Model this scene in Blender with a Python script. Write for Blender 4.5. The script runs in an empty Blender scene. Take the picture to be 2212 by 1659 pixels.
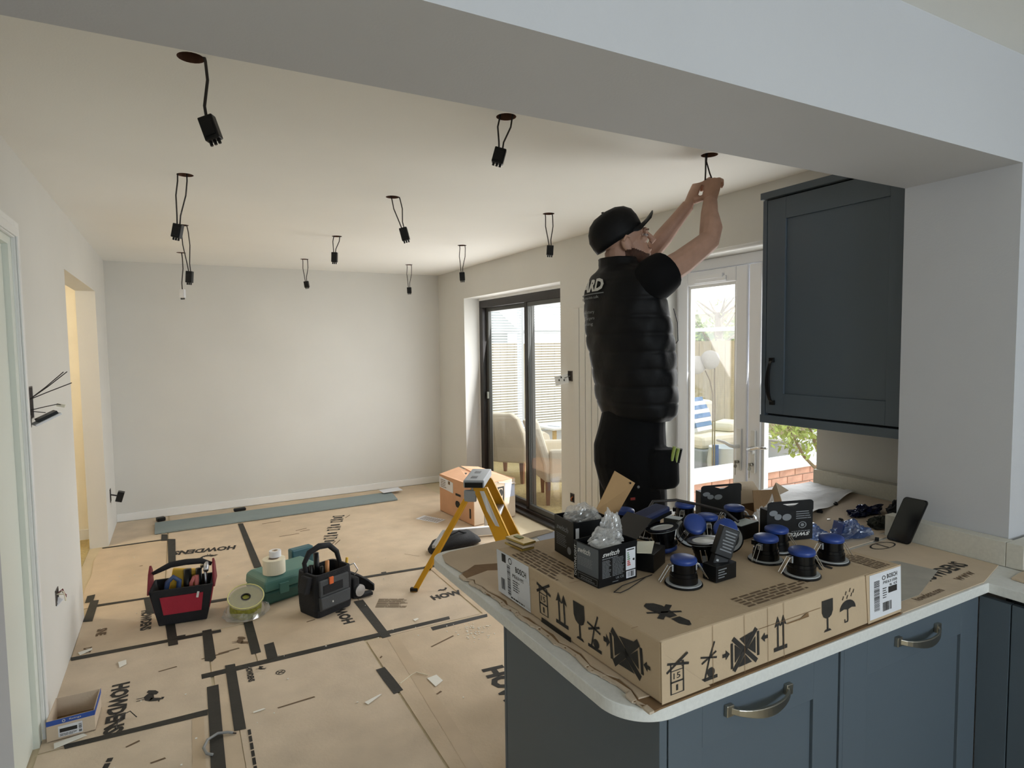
import bpy, bmesh, math, random
from mathutils import Vector as V, Matrix as MX
random.seed(7)
S = bpy.context.scene
COL = S.collection
PI = math.pi

# ------------------------------------------------------------------ camera, world, sun, exposure
CAMH = 1.588
def cam_axes(yaw, pitch, roll):
    cy, sy = math.cos(yaw), math.sin(yaw)
    f = V((sy*math.cos(pitch), cy*math.cos(pitch), math.sin(pitch)))
    r = V((cy, -sy, 0)); u = r.cross(f)
    return (r*math.cos(roll)+u*math.sin(roll)), (u*math.cos(roll)-r*math.sin(roll)), f
_r, _u, _f = cam_axes(0.4983, -0.0627, -0.0131)
cam = bpy.data.objects.new('camera', bpy.data.cameras.new('camera'))
COL.objects.link(cam); S.camera = cam
cam.data.sensor_width = 36; cam.data.lens = 36*1328.87/2212; cam.data.clip_start = 0.02
cam.matrix_world = MX(((_r.x, _u.x, -_f.x, 0), (_r.y, _u.y, -_f.y, 0), (_r.z, _u.z, -_f.z, CAMH), (0, 0, 0, 1)))

wd = bpy.data.worlds.new('sky'); S.world = wd; wd.use_nodes = True
bg = wd.node_tree.nodes['Background']
bg.inputs[0].default_value = (0.86, 0.93, 1.0, 1); bg.inputs[1].default_value = 2.3

def sun(name, d, energy, ang, col):
    l = bpy.data.lights.new(name, 'SUN'); l.energy = energy; l.angle = math.radians(ang); l.color = col
    o = bpy.data.objects.new(name, l); COL.objects.link(o)
    o.rotation_euler = V(d).to_track_quat('-Z', 'Y').to_euler(); o.location = (8, 4, 6)
    return o
def area(name, loc, d, sx, sy, energy, col):
    l = bpy.data.lights.new(name, 'AREA'); l.shape = 'RECTANGLE'; l.size = sx; l.size_y = sy; l.energy = energy; l.color = col
    o = bpy.data.objects.new(name, l); COL.objects.link(o); o.location = loc
    o.rotation_euler = V(d).to_track_quat('-Z', 'Y').to_euler()
    return o
sun('hazy_daylight', (-0.90, 0.10, -0.26), 8.0, 80, (1.0, 0.985, 0.96))
area('patio_door_daylight', (2.79, 5.03, 1.05), (-1, 0, 0.18), 1.70, 1.85, 32, (0.985, 0.99, 0.985))
area('french_door_daylight', (2.82, 2.44, 1.1), (-1, 0, 0.18), 1.05, 1.8, 15, (0.97, 0.99, 1.0))
area('kitchen_window_daylight', (1.0, -3.05, 1.72), (0.0, 1, -0.10), 1.7, 0.9, 56, (0.78, 0.89, 1.0))
S.view_settings.view_transform = 'Standard'; S.view_settings.look = 'None'
S.view_settings.gamma = 1; S.view_settings.use_curve_mapping = False
S.view_settings.exposure = 0.0
S.cycles.max_bounces = 10; S.cycles.diffuse_bounces = 6; S.cycles.transparent_max_bounces = 24
S.cycles.caustics_reflective = False; S.cycles.caustics_refractive = False

# ------------------------------------------------------------------ materials
def lin(h):
    h = h.lstrip('#'); c = [int(h[i:i+2], 16)/255 for i in (0, 2, 4)]
    return tuple((x/12.92 if x <= 0.04045 else ((x+0.055)/1.055)**2.4) for x in c)+(1,)
MATS = {}
def mat(name, col, rough=0.6, metal=0.0, var=0.0, scale=8.0, bump=0.0, bscale=60.0, spec=0.5, stretch=None, coat=0.0, alpha=None):
    if name in MATS: return MATS[name]
    m = bpy.data.materials.new(name); m.use_nodes = True; nt = m.node_tree; b = nt.nodes['Principled BSDF']
    c = lin(col); b.inputs['Base Color'].default_value = c
    b.inputs['Roughness'].default_value = rough; b.inputs['Metallic'].default_value = metal
    b.inputs['Specular IOR Level'].default_value = spec; b.inputs['Coat Weight'].default_value = coat
    m.diffuse_color = c
    if var or bump:
        tc = nt.nodes.new('ShaderNodeTexCoord'); mp = nt.nodes.new('ShaderNodeMapping')
        nt.links.new(tc.outputs['Object'], mp.inputs[0])
        if stretch: mp.inputs['Scale'].default_value = stretch
    if var:
        n = nt.nodes.new('ShaderNodeTexNoise'); n.inputs['Scale'].default_value = scale; n.inputs['Detail'].default_value = 5
        nt.links.new(mp.outputs[0], n.inputs['Vector'])
        rp = nt.nodes.new('ShaderNodeValToRGB')
        rp.color_ramp.elements[0].position = 0.3; rp.color_ramp.elements[1].position = 0.72
        rp.color_ramp.elements[0].color = tuple(x*(1-var) for x in c[:3])+(1,)
        rp.color_ramp.elements[1].color = tuple(min(1, x*(1+var)) for x in c[:3])+(1,)
        nt.links.new(n.outputs[0], rp.inputs[0]); nt.links.new(rp.outputs[0], b.inputs['Base Color'])
    if bump:
        n2 = nt.nodes.new('ShaderNodeTexNoise'); n2.inputs['Scale'].default_value = bscale; n2.inputs['Detail'].default_value = 4
        nt.links.new(mp.outputs[0], n2.inputs['Vector'])
        bp = nt.nodes.new('ShaderNodeBump'); bp.inputs['Strength'].default_value = bump; bp.inputs['Distance'].default_value = 0.01
        nt.links.new(n2.outputs[0], bp.inputs['Height']); nt.links.new(bp.outputs[0], b.inputs['Normal'])
    MATS[name] = m
    return m
def glassy(name, tint=(1, 1, 1, 1), gloss=0.06, rough=0.02, body=0.0, bcol=(1, 1, 1, 1)):
    m = bpy.data.materials.new(name); m.use_nodes = True; nt = m.node_tree; nt.nodes.clear()
    out = nt.nodes.new('ShaderNodeOutputMaterial'); t = nt.nodes.new('ShaderNodeBsdfTransparent'); g = nt.nodes.new('ShaderNodeBsdfGlossy')
    mx = nt.nodes.new('ShaderNodeMixShader'); t.inputs[0].default_value = tint; g.inputs['Roughness'].default_value = rough
    mx.inputs[0].default_value = gloss; nt.links.new(t.outputs[0], mx.inputs[1]); nt.links.new(g.outputs[0], mx.inputs[2])
    last = mx
    if body:
        d = nt.nodes.new('ShaderNodeBsdfDiffuse'); d.inputs[0].default_value = bcol
        tl = nt.nodes.new('ShaderNodeBsdfTranslucent'); tl.inputs[0].default_value = bcol
        a = nt.nodes.new('ShaderNodeMixShader'); nt.links.new(d.outputs[0], a.inputs[1]); nt.links.new(tl.outputs[0], a.inputs[2]); a.inputs[0].default_value = 0.5
        m2 = nt.nodes.new('ShaderNodeMixShader'); m2.inputs[0].default_value = body
        nt.links.new(mx.outputs[0], m2.inputs[1]); nt.links.new(a.outputs[0], m2.inputs[2]); last = m2
    nt.links.new(last.outputs[0], out.inputs[0]); MATS[name] = m
    return m

WALL = mat('wall_paint', '#d4d3ce', 0.75, var=0.03, scale=1.5, bump=0.06, bscale=180)
CEIL = mat('ceiling_paint', '#eeede8', 0.8, var=0.025, scale=1.2, bump=0.05, bscale=160)
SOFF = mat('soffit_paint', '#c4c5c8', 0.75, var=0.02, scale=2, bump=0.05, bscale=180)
WARMW = mat('hall_paint', '#ebe4d2', 0.8, var=0.02)
WHITE = mat('white_gloss', '#e6e7e6', 0.35, var=0.01)
UPVC = mat('white_upvc', '#eceef3', 0.35, var=0.015, scale=3)
DOORW = mat('door_white', '#dfe4dc', 0.4)
CARD = mat('cardboard', '#c8b59c', 0.85, var=0.10, scale=5, bump=0.10, bscale=90)
CARD2 = mat('cardboard_pale', '#cab9a3', 0.85, var=0.09, scale=6, bump=0.10, bscale=90)
CARD3 = mat('cardboard_orange', '#c79a78', 0.85, var=0.07, scale=6, bump=0.08)
CARDB = mat('carton_board', '#bda78a', 0.85, var=0.06, scale=6, bump=0.08, bscale=90)
CARDK = mat('brown_flap_backlit', '#ad8a5e', 0.85, var=0.06, scale=8)  # brown card, deepened so the colour carries the flap's backlit shade
CARDD = mat('cardboard_inside', '#7f6344', 0.9, var=0.12, scale=9, bump=0.15)
PTAPE = mat('brown_parcel_tape', '#c0ab90', 0.45, var=0.05)
TAPE = mat('black_tape', '#26241f', 0.6, var=0.25, scale=14, bump=0.12, bscale=50)
INK = mat('print_ink', '#2a2723', 0.8, var=0.2, scale=40)
INKF = mat('faint_ink', '#6b5741', 0.85)
SCREED = mat('floor_screed', '#c4b69a', 0.9, var=0.08, scale=4, bump=0.2)
CARPET = mat('hall_carpet', '#b5a270', 0.95, var=0.2, scale=60, bump=0.5, bscale=200)
CABM = mat('cabinet_paint', '#56616a', 0.5, var=0.02, scale=4)
CABD = mat('cabinet_shadow_gap', '#15171a', 0.8)
TOP = mat('worktop_laminate', '#dadbd7', 0.45, var=0.05, scale=120)
UPST = mat('upstand_white', '#cfccc0', 0.5, var=0.05, scale=120)
METAL = mat('brushed_steel', '#9b978d', 0.32, 1.0)
PEWTER = mat('pewter', '#b3aea2', 0.3, 1.0, var=0.1)
CHROME = mat('chrome', '#d8d8d8', 0.15, 1.0)
ALU = mat('aluminium', '#b9bcc0', 0.38, 1.0, var=0.05)
BLK = mat('black_plastic', '#0a0b0c', 0.42, spec=0.35)
BLKG = mat('black_gloss_metal', '#070708', 0.25, spec=0.3)
CABLE = mat('cable_dark', '#2b2624', 0.5)
GCABLE = mat('cable_grey', '#8b8c8b', 0.5)
BLUE = mat('blue_cap', '#233f86', 0.38, var=0.1, scale=30)
DBLUE = mat('dark_blue_box', '#222b4e', 0.4)
SILV = mat('flange_grey', '#a9abab', 0.45)
LENS = mat('lens_white', '#c9cbcb', 0.35)
DFRAME = mat('dark_bronze_frame', '#221c19', 0.4, var=0.2, scale=6)
DGREY = mat('dark_grey_frame', '#4b4c49', 0.45)
SKIN = mat('skin', '#b08a75', 0.55, var=0.08, scale=25)
BEARD = mat('beard_hair', '#4a2f20', 0.8, var=0.3, scale=60, bump=0.4, bscale=200)
VESTM = mat('black_puffer', '#050506', 0.6, var=0.1, bump=0.35, bscale=16, spec=0.25)
CLOTH = mat('black_cotton', '#060607', 0.85, var=0.1, spec=0.2)
TROU = mat('black_work_trousers', '#050506', 0.85, var=0.1, spec=0.2, bump=0.2, bscale=18)
PRNT = mat('white_print', '#c9c9c6', 0.6)
GREYP = mat('grey_print', '#7a7d80', 0.6)
RED = mat('bag_red', '#9a1f33', 0.8, var=0.1, bump=0.2, bscale=200)
REDD = mat('deep_red', '#6c1622', 0.7)
BAGB = mat('bag_black', '#15161a', 0.85, var=0.15, bump=0.25, bscale=150)
BAGG = mat('bag_grey', '#45484b', 0.85, var=0.1, bump=0.2, bscale=150)
TEAL = mat('teal_plastic', '#4f7a72', 0.42, var=0.06)
TEALD = mat('teal_dark', '#2b4f4d', 0.45)
YEL = mat('ladder_yellow', '#d09a12', 0.45, var=0.06, scale=5)
YELW = mat('tool_yellow', '#d0a62c', 0.5)
ORG = mat('orange_tag', '#d4632a', 0.6)
CREAMT = mat('cream_tape', '#e2dcc6', 0.6)
YGRN = mat('earth_wire_green', '#8f9038', 0.5, var=0.3, scale=60)
CREAM = mat('cream_fabric', '#d9cfbb', 0.9, var=0.05, bump=0.15)
WOODB = mat('wood_brown', '#7d4f30', 0.5, var=0.2, scale=12, stretch=(8, 8, 1))
WOODP = mat('wood_pale', '#b99a5a', 0.6, var=0.2, scale=12, stretch=(8, 1, 8))
FENCE = mat('fence_board', '#b29e7c', 0.85, var=0.18, scale=5, stretch=(6, 6, 1))
BRICK = mat('brick_face', '#cf9f89', 0.9, var=0.18, scale=9, bump=0.3)
MORT = mat('mortar', '#b8ab9b', 0.9)
PAVE = mat('paving_stone', '#c2baab', 0.9, var=0.12, scale=3)
GRASS = mat('lawn', '#7d9150', 0.95, var=0.25, scale=14)
LEAF = mat('leaf_green', '#93a24c', 0.6, var=0.35, scale=9)
LEAFD = mat('leaf_dark', '#6b7f48', 0.7, var=0.3, scale=6)
STEM = mat('stem_brown', '#7c6a50', 0.8)
PLANK = mat('grey_board', '#828f90', 0.7, var=0.05, scale=5)
PAPER = mat('white_paper', '#d9dbe0', 0.7, var=0.03)
PAPERB = mat('blueish_paper', '#bcc4d8', 0.7, var=0.06)
GREEN = mat('energy_green', '#6f8f6a', 0.6)
ENRED = mat('energy_red', '#b0473f', 0.6)
BOXB = mat('product_box_black', '#090a0c', 0.42, spec=0.35)
BOXG = mat('product_box_grey', '#565c62', 0.45, var=0.06)
BLUEB = mat('box_blue_band', '#2b4fa0', 0.55)
SCRAP = mat('plaster_scrap', '#e6e4dc', 0.8)
BRASS = mat('brass_plate', '#a98f4a', 0.35, 0.7, var=0.1)
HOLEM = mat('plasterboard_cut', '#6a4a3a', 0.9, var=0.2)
GALV = mat('galvanised_box', '#6f6a66', 0.5, 0.8)
DUST = mat('dust_sheet', '#cfcfcf', 0.6, var=0.05, bump=0.5, bscale=12)
SHOE = mat('boot_leather', '#1a1715', 0.6)
GLASS = glassy('window_glass', gloss=0.05)
GLASSR = glassy('patio_glass', gloss=0.09)
POLYC = glassy('roof_polycarbonate', gloss=0.05, body=0.45, bcol=(0.93, 0.95, 0.95, 1))
PLAST = glassy('clear_polybag', gloss=0.22, rough=0.12, body=0.22, bcol=(0.95, 0.96, 0.96, 1))
PLASB = glassy('blue_clear_film', tint=(0.55, 0.68, 0.9, 1), gloss=0.3, rough=0.12, body=0.3, bcol=(0.25, 0.35, 0.65, 1))
SPOOLP = glassy('spool_film', gloss=0.15, rough=0.1, body=0.22, bcol=(0.85, 0.83, 0.76, 1))
TEALC = glassy('teal_clear', tint=(0.5, 0.75, 0.7, 1), gloss=0.12, rough=0.2, body=0.75, bcol=(0.12, 0.27, 0.24, 1))

# ------------------------------------------------------------------ mesh builder
W = {}
def rotz(a): return MX.Rotation(a, 3, 'Z')
class MB:
    def __init__(s): s.v = []; s.f = []
    def add(s, vs, fs):
        o = len(s.v); s.v += [V(p) for p in vs]; s.f += [tuple(i+o for i in f) for f in fs]; return s
    def box(s, x0, y0, z0, x1, y1, z1):
        return s.add([(x0,y0,z0),(x1,y0,z0),(x1,y1,z0),(x0,y1,z0),(x0,y0,z1),(x1,y0,z1),(x1,y1,z1),(x0,y1,z1)],
                     [(3,2,1,0),(4,5,6,7),(0,1,5,4),(1,2,6,5),(2,3,7,6),(3,0,4,7)])
    def obox(s, c, sx, sy, sz, R=None):
        c = V(c); q = []
        for z in (-1, 1):
            for x, y in ((-1,-1),(1,-1),(1,1),(-1,1)):
                p = V((x*sx/2, y*sy/2, z*sz/2)); q.append(c+(R @ p if R else p))
        return s.add(q, [(3,2,1,0),(4,5,6,7),(0,1,5,4),(1,2,6,5),(2,3,7,6),(3,0,4,7)])
    def hexa(s, b, t):
        return s.add(list(b)+list(t), [(3,2,1,0),(4,5,6,7),(0,1,5,4),(1,2,6,5),(2,3,7,6),(3,0,4,7)])
    def quad(s, *p): return s.add(p, [tuple(range(len(p)))])
    def extr(s, poly, vec):
        n = len(poly); a = [V(p) for p in poly]; b = [p+V(vec) for p in a]
        return s.add(a+b, [tuple(reversed(range(n))), tuple(range(n, 2*n))]+[(i,(i+1)%n,(i+1)%n+n,i+n) for i in range(n)])
    def prism(s, poly, z0, z1): return s.extr([(p[0],p[1],z0) for p in poly], (0,0,z1-z0))
    def loft(s, rings, cap=True, closed=True):
        n = len(rings[0]); vs = [p for r in rings for p in r]; fs = []
        for k in range(len(rings)-1):
            for i in range(n if closed else n-1):
                j = (i+1) % n; fs.append((k*n+i, k*n+j, (k+1)*n+j, (k+1)*n+i))
        if cap: fs += [tuple(reversed(range(n))), tuple(range((len(rings)-1)*n, len(rings)*n))]
        return s.add(vs, fs)
    def tube(s, path, r, n=8, cap=True, flat=1.0, upv=None):
        P = [V(p) for p in path]; rings = []; up = V(upv) if upv else None
        for i, p in enumerate(P):
            t = (P[min(i+1, len(P)-1)]-P[max(i-1, 0)]).normalized()
            if up is None:
                up = V((0,0,1)) if abs(t.z) < 0.9 else V((1,0,0))
            a = t.cross(up)
            if a.length < 1e-4: a = t.cross(V((0,1,0)))
            a.normalize(); b = a.cross(t).normalized(); up = b
            rr = r[i] if isinstance(r, (list, tuple)) else r
            rings.append([p+a*(rr*math.cos(2*PI*k/n))+b*(rr*flat*math.sin(2*PI*k/n)) for k in range(n)])
        return s.loft(rings, cap)
    def lathe(s, prof, n=24, c=(0,0,0), R=None, cap=True):
        c = V(c); rings = []
        for r, z in prof:
            rg = []
            for k in range(n):
                p = V((r*math.cos(2*PI*k/n), r*math.sin(2*PI*k/n), z)); rg.append(c+(R @ p if R else p))
            rings.append(rg)
        return s.loft(rings, cap)
    def ell(s, c, rx, ry, rz, R=None, n=16, m=10):
        c = V(c); rings = []
        for i in range(m+1):
            a = PI*(i+0.02 if i == 0 else i-0.02 if i == m else i)/m; rg = []
            for k in range(n):
                p = V((rx*math.sin(a)*math.cos(2*PI*k/n), ry*math.sin(a)*math.sin(2*PI*k/n), -rz*math.cos(a)))
                rg.append(c+(R @ p if R else p))
            rings.append(rg)
        return s.loft(rings)
    def mesh(s, name, m, Wm=None, smooth=False):
        me = bpy.data.meshes.new(name); vs = s.v
        if Wm is not None:
            inv = Wm.inverted(); vs = [inv @ p for p in vs]
        me.from_pydata([tuple(p) for p in vs], [], s.f); me.materials.append(m)
        if smooth: me.polygons.foreach_set('use_smooth', [True]*len(me.polygons))
        me.update(); return me
    def build(s, name, m, parent=None, world=True, smooth=False, bevel=0.0, label=None):
        Wm = W.get(parent.name) if parent is not None else None
        me = s.mesh(name, m, Wm if (world and Wm is not None) else None, smooth)
        o = bpy.data.objects.new(name, me); COL.objects.link(o)
        if parent is not None: o.parent = parent; W[o.name] = Wm
        else: W[o.name] = MX.Identity(4)
        if bevel:
            b = o.modifiers.new('bevel', 'BEVEL'); b.width = bevel; b.segments = 2; b.limit_method = 'ANGLE'; b.angle_limit = 0.6
        elif smooth:
            pass
        if label: o['label'] = label
        return o
def mod_smooth(o, ang=0.7):
    e = o.modifiers.new('edge', 'EDGE_SPLIT'); e.split_angle = ang; return o
def thing(name, label, cat, loc=(0,0,0), rot=(0,0,0), group=None, R=None):
    o = bpy.data.objects.new(name, None); COL.objects.link(o); o.empty_display_size = 0.05
    if R is not None: rot = R.to_euler()
    o.location = loc; o.rotation_euler = rot; o['label'] = label; o['category'] = cat
    if group: o['group'] = group
    from mathutils import Euler
    W[o.name] = MX.Translation(V(loc)) @ Euler(rot).to_matrix().to_4x4(); return o
def tag(o, label, cat, group=None, kind=None):
    o['label'] = label; o['category'] = cat
    if group: o['group'] = group
    if kind: o['kind'] = kind
    return o
def structure(o): o['kind'] = 'structure'; return o
def clone(root, loc, R=None, label=None):
    r = root.copy(); COL.objects.link(r); r.location = loc
    if R is not None: r.rotation_euler = R.to_euler()
    if label: r['label'] = label
    for ch in list(root.children):
        c = ch.copy(); COL.objects.link(c); c.parent = r
        for g in list(ch.children):
            d = g.copy(); COL.objects.link(d); d.parent = c
    return r
def finish(o, voxel=0.0, smooth=0):
    """bake modifiers of a part into its mesh"""
    if voxel:
        m = o.modifiers.new('remesh', 'REMESH'); m.mode = 'VOXEL'; m.voxel_size = voxel; m.use_smooth_shade = True
    if smooth:
        m = o.modifiers.new('smooth', 'SMOOTH'); m.iterations = smooth; m.factor = 0.5
    bpy.context.view_layer.update(); dg = bpy.context.evaluated_depsgraph_get()
    me = bpy.data.meshes.new_from_object(o.evaluated_get(dg)); mt = o.data.materials[0]
    o.modifiers.clear(); o.data = me
    me.materials.clear(); me.materials.append(mt)
    me.polygons.foreach_set('use_smooth', [True]*len(me.polygons)); me.update()
    return o

# flat print: text or polygons mapped on the parallelogram O + u*U + v*Vv
TXT = {}
def text2d(body, bold=0.0):
    k = (body, bold)
    if k in TXT: return TXT[k]
    cu = bpy.data.curves.new('t', 'FONT'); cu.body = body; cu.offset = bold; cu.resolution_u = 2
    ob = bpy.data.objects.new('t', cu); COL.objects.link(ob)
    bpy.context.view_layer.update(); dg = bpy.context.evaluated_depsgraph_get()
    me = bpy.data.meshes.new_from_object(ob.evaluated_get(dg))
    vs = [tuple(v.co) for v in me.vertices]; fs = [tuple(p.vertices) for p in me.polygons]
    bpy.data.objects.remove(ob); bpy.data.curves.remove(cu); bpy.data.meshes.remove(me)
    xs = [v[0] for v in vs]; ys = [v[1] for v in vs]; x0, x1, y0, y1 = min(xs), max(xs), min(ys), max(ys)
    TXT[k] = ([((v[0]-x0)/(x1-x0), (v[1]-y0)/(y1-y0)) for v in vs], fs); return TXT[k]
class Ink:
    """collects flat print on one face"""
    def __init__(s, O, U, Vv, off=0.0006):
        s.O, s.U, s.Vv = V(O), V(U), V(Vv); s.n = s.U.cross(s.Vv).normalized()*off; s.b = MB()
    def pt(s, u, v): return s.O+s.U*u+s.Vv*v+s.n
    def text(s, body, u, v, w, h, bold=0.0, slant=0.0):
        vs, fs = text2d(body, bold); s.b.add([s.pt(u+a*w+slant*b, v+b*h) for a, b in vs], fs); return s
    def textr(s, body, u, v, w, h, bold=0.0):      # turned a quarter: reads upwards
        vs, fs = text2d(body, bold); s.b.add([s.pt(u+(1-b)*w, v+a*h) for a, b in vs], fs); return s
    def poly(s, pts): s.b.add([s.pt(*p) for p in pts], [tuple(range(len(pts)))]); return s
    def rect(s, u0, v0, u1, v1): return s.poly([(u0,v0),(u1,v0),(u1,v1),(u0,v1)])
    def line(s, a, b, w, asp=1.0):
        dx, dy = (b[0]-a[0]), (b[1]-a[1])*asp; L = math.hypot(dx, dy) or 1; nx, ny = -dy/L*w/2, dx/L*w/2/asp
        return s.poly([(a[0]+nx,a[1]+ny),(a[0]-nx,a[1]-ny),(b[0]-nx,b[1]-ny),(b[0]+nx,b[1]+ny)])
    def disc(s, u, v, ru, rv, n=16): return s.poly([(u+ru*math.cos(2*PI*k/n), v+rv*math.sin(2*PI*k/n)) for k in range(n)])
    def ring(s, u, v, ru, rv, t, n=20):
        for k in range(n):
            a, b = 2*PI*k/n, 2*PI*(k+1)/n
            s.poly([(u+ru*math.cos(a), v+rv*math.sin(a)), (u+ru*math.cos(b), v+rv*math.sin(b)), (u+ru*t*math.cos(b), v+rv*t*math.sin(b)), (u+ru*t*math.cos(a), v+rv*t*math.sin(a))])
        return s
    def frame(s, u0, v0, u1, v1, t, tv=None):
        tv = tv or t
        s.rect(u0,v0,u1,v0+tv); s.rect(u0,v1-tv,u1,v1); s.rect(u0,v0+tv,u0+t,v1-tv); s.rect(u1-t,v0+tv,u1,v1-tv); return s
    def bars(s, u0, v0, u1, v1, n, seed=1, vertical=True):
        rr = random.Random(seed)
        for k in range(n):
            a = k/n; w = rr.uniform(0.25, 0.8)/n
            if vertical: s.rect(u0+(u1-u0)*a, v0, u0+(u1-u0)*(a+w), v1)
            else: s.rect(u0, v0+(v1-v0)*a, u1, v0+(v1-v0)*(a+w))
        return s
    def lines(s, u0, v0, u1, v1, n, seed=1, thick=0.5, words=6):
        rr = random.Random(seed); h = (v1-v0)/n
        for k in range(n):
            v = v1-(k+1)*h; u = u0; e = u0+(u1-u0)*rr.uniform(0.75, 1)
            while u < e:
                w = (u1-u0)/words*rr.uniform(0.5, 1.3); s.rect(u, v, min(u+w, e), v+h*thick); u += w+(u1-u0)*0.025
        return s
    def build(s, name, m, parent):
        o = s.b.build(name, m, parent)
        if name in ('printed_lines', 'printed_text', 'bar_code', 'crease'): o['kind'] = 'stuff'
        return o

# ------------------------------------------------------------------ room shell
XL, XR, YF, ZC = -0.546, 2.68, 6.677, 2.4
structure(MB().box(-3.2, -3.4, -0.12, 3.0, 6.9, 0.0).build('floor', SCREED))
HOLES = [(x, y) for y in (1.976, 3.289, 4.609, 5.906) for x in (0.07, 1.066, 2.064)]
def ceiling_mesh():
    bm = bmesh.new()
    def loop(pts):
        vs = [bm.verts.new(p) for p in pts]
        return [bm.edges.new((vs[i], vs[(i+1) % len(vs)])) for i in range(len(vs))]
    es = loop([(-0.7,1.22,ZC),(3.0,1.22,ZC),(3.0,6.9,ZC),(-0.7,6.9,ZC)])
    for x, y in HOLES:
        es += loop([(x+0.036*math.cos(2*PI*k/20), y+0.036*math.sin(2*PI*k/20), ZC) for k in range(20)])
    bmesh.ops.triangle_fill(bm, use_beauty=True, use_dissolve=False, edges=es, normal=(0,0,-1))
    me = bpy.data.meshes.new('ceiling'); bm.to_mesh(me); bm.free(); me.materials.append(CEIL)
    o = bpy.data.objects.new('ceiling', me); COL.objects.link(o); W[o.name] = MX.Identity(4); return structure(o)
ceil = ceiling_mesh()
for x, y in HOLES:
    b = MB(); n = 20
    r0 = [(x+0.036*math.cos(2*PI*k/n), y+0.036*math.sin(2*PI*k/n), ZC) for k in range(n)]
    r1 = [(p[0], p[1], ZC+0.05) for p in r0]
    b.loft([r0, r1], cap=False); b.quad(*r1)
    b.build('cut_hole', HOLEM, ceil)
structure(MB().box(-1.3, -3.4, ZC, 3.0, 0.89, ZC+0.1).build('ceiling_kitchen', CEIL))
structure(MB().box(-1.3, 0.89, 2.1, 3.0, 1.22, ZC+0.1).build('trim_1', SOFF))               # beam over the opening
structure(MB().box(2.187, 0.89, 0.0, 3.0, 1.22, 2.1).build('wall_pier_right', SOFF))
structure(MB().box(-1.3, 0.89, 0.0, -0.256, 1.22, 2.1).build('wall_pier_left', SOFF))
structure(MB().box(-0.7, YF, 0, 3.0, YF+0.15, ZC).build('wall_back', WALL))
b = MB(); XO = 3.0
b.box(XR, 6.0, 0, XO, YF, ZC).box(XR, 5.96, 0, XO, 6.0, ZC)
b.box(XR, 4.11, 2.086, XO, 5.96, ZC)
b.box(XR, 3.03, 0, XO, 4.11, ZC)
b.box(XR, 1.874, 2.10, XO, 3.03, ZC)
b.box(XR, 1.22, 0, XO, 1.874, ZC)
structure(b.build('wall_right', WALL))
b = MB(); XW = -0.676
b.box(XW, 5.89, 0, XL, YF, ZC).box(XW, 4.36, 2.06, XL, 5.89, ZC).box(XW, 3.11, 0, XL, 4.36, ZC)
b.box(XW, 2.10, 2.06, XL, 3.11, ZC).box(XW, 1.22, 0, XL, 2.10, ZC)
structure(b.build('wall_left', WALL))
# kitchen around the photographer
b = MB(); b.box(-1.3, -3.4, 0, -1.2, 0.89, ZC); structure(b.build('wall_kitchen_left', WALL))
b = MB(); b.box(2.66, -3.4, 0, 3.0, 0.89, ZC); structure(b.build('wall_kitchen_right', WALL))
b = MB(); b.box(-1.3,-3.4,0,-0.5,-3.2,ZC).box(1.9,-3.4,0,2.7,-3.2,ZC).box(-0.5,-3.4,0,1.9,-3.2,0.95).box(-0.5,-3.4,2.2,1.9,-3.2,ZC)
structure(b.build('wall_front', WALL))
b = MB()
for x0, x1 in ((-0.5,-0.43),(0.66,0.74),(1.83,1.9)): b.box(x0,-3.36,0.95,x1,-3.28,2.2)
b.box(-0.5,-3.36,0.95,1.9,-3.28,1.02).box(-0.5,-3.36,2.13,1.9,-3.28,2.2)
w1 = structure(b.build('window_1', UPVC)); MB().box(-0.43,-3.325,1.02,1.83,-3.315,2.13).build('pane', GLASS, w1)
# skirtings
structure(MB().box(XL, YF-0.018, 0.004, XR, YF, 0.078).build('baseboard_back', WHITE, bevel=0.004))
structure(MB().box(2.662, 6.0, 0.004, XR, YF-0.018, 0.078).build('baseboard_right', WHITE, bevel=0.004))
# hall beyond the opening in the left wall
structure(MB().box(-2.3, 3.6, 0.0, XW, 7.6, 0.006).build('floor_hall', CARPET))
b = MB(); b.box(-2.4, 3.4, 0, -2.3, 7.7, ZC).box(-2.4, 7.6, 0, XW, 7.7, ZC).box(-2.4, 3.3, 0, XW, 3.4, ZC).box(-1.25, 6.2, 0, XW, 6.3, ZC)
structure(b.build('wall_hall', WARMW))
structure(MB().box(-2.4, 3.3, ZC, XW, 7.7, ZC+0.1).build('ceiling_hall', WARMW))
structure(MB().box(-1.25, 6.18, 0, XW, 6.2, 0.09).build('baseboard_hall', WHITE))
l = bpy.data.lights.new('hall_lamp', 'POINT'); l.energy = 30; l.color = (1.0, 0.87, 0.68); l.shadow_soft_size = 0.12
lo = bpy.data.objects.new('hall_lamp', l); lo.location = (-1.7, 5.2, 2.05); COL.objects.link(lo)
hp = thing('pendant_lamp', 'warm hall pendant lamp hanging beyond the left doorway', 'lamp', (-1.7, 5.2, ZC))
MB().tube([(-1.7,5.2,ZC),(-1.7,5.2,2.27)], 0.004).build('flex', CABLE, hp)
MB().lathe([(0.05,2.29),(0.17,2.13)], 24, (-1.7,5.2,0), cap=False).build('lamp_shade', PAPER, hp, smooth=True)
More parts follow.
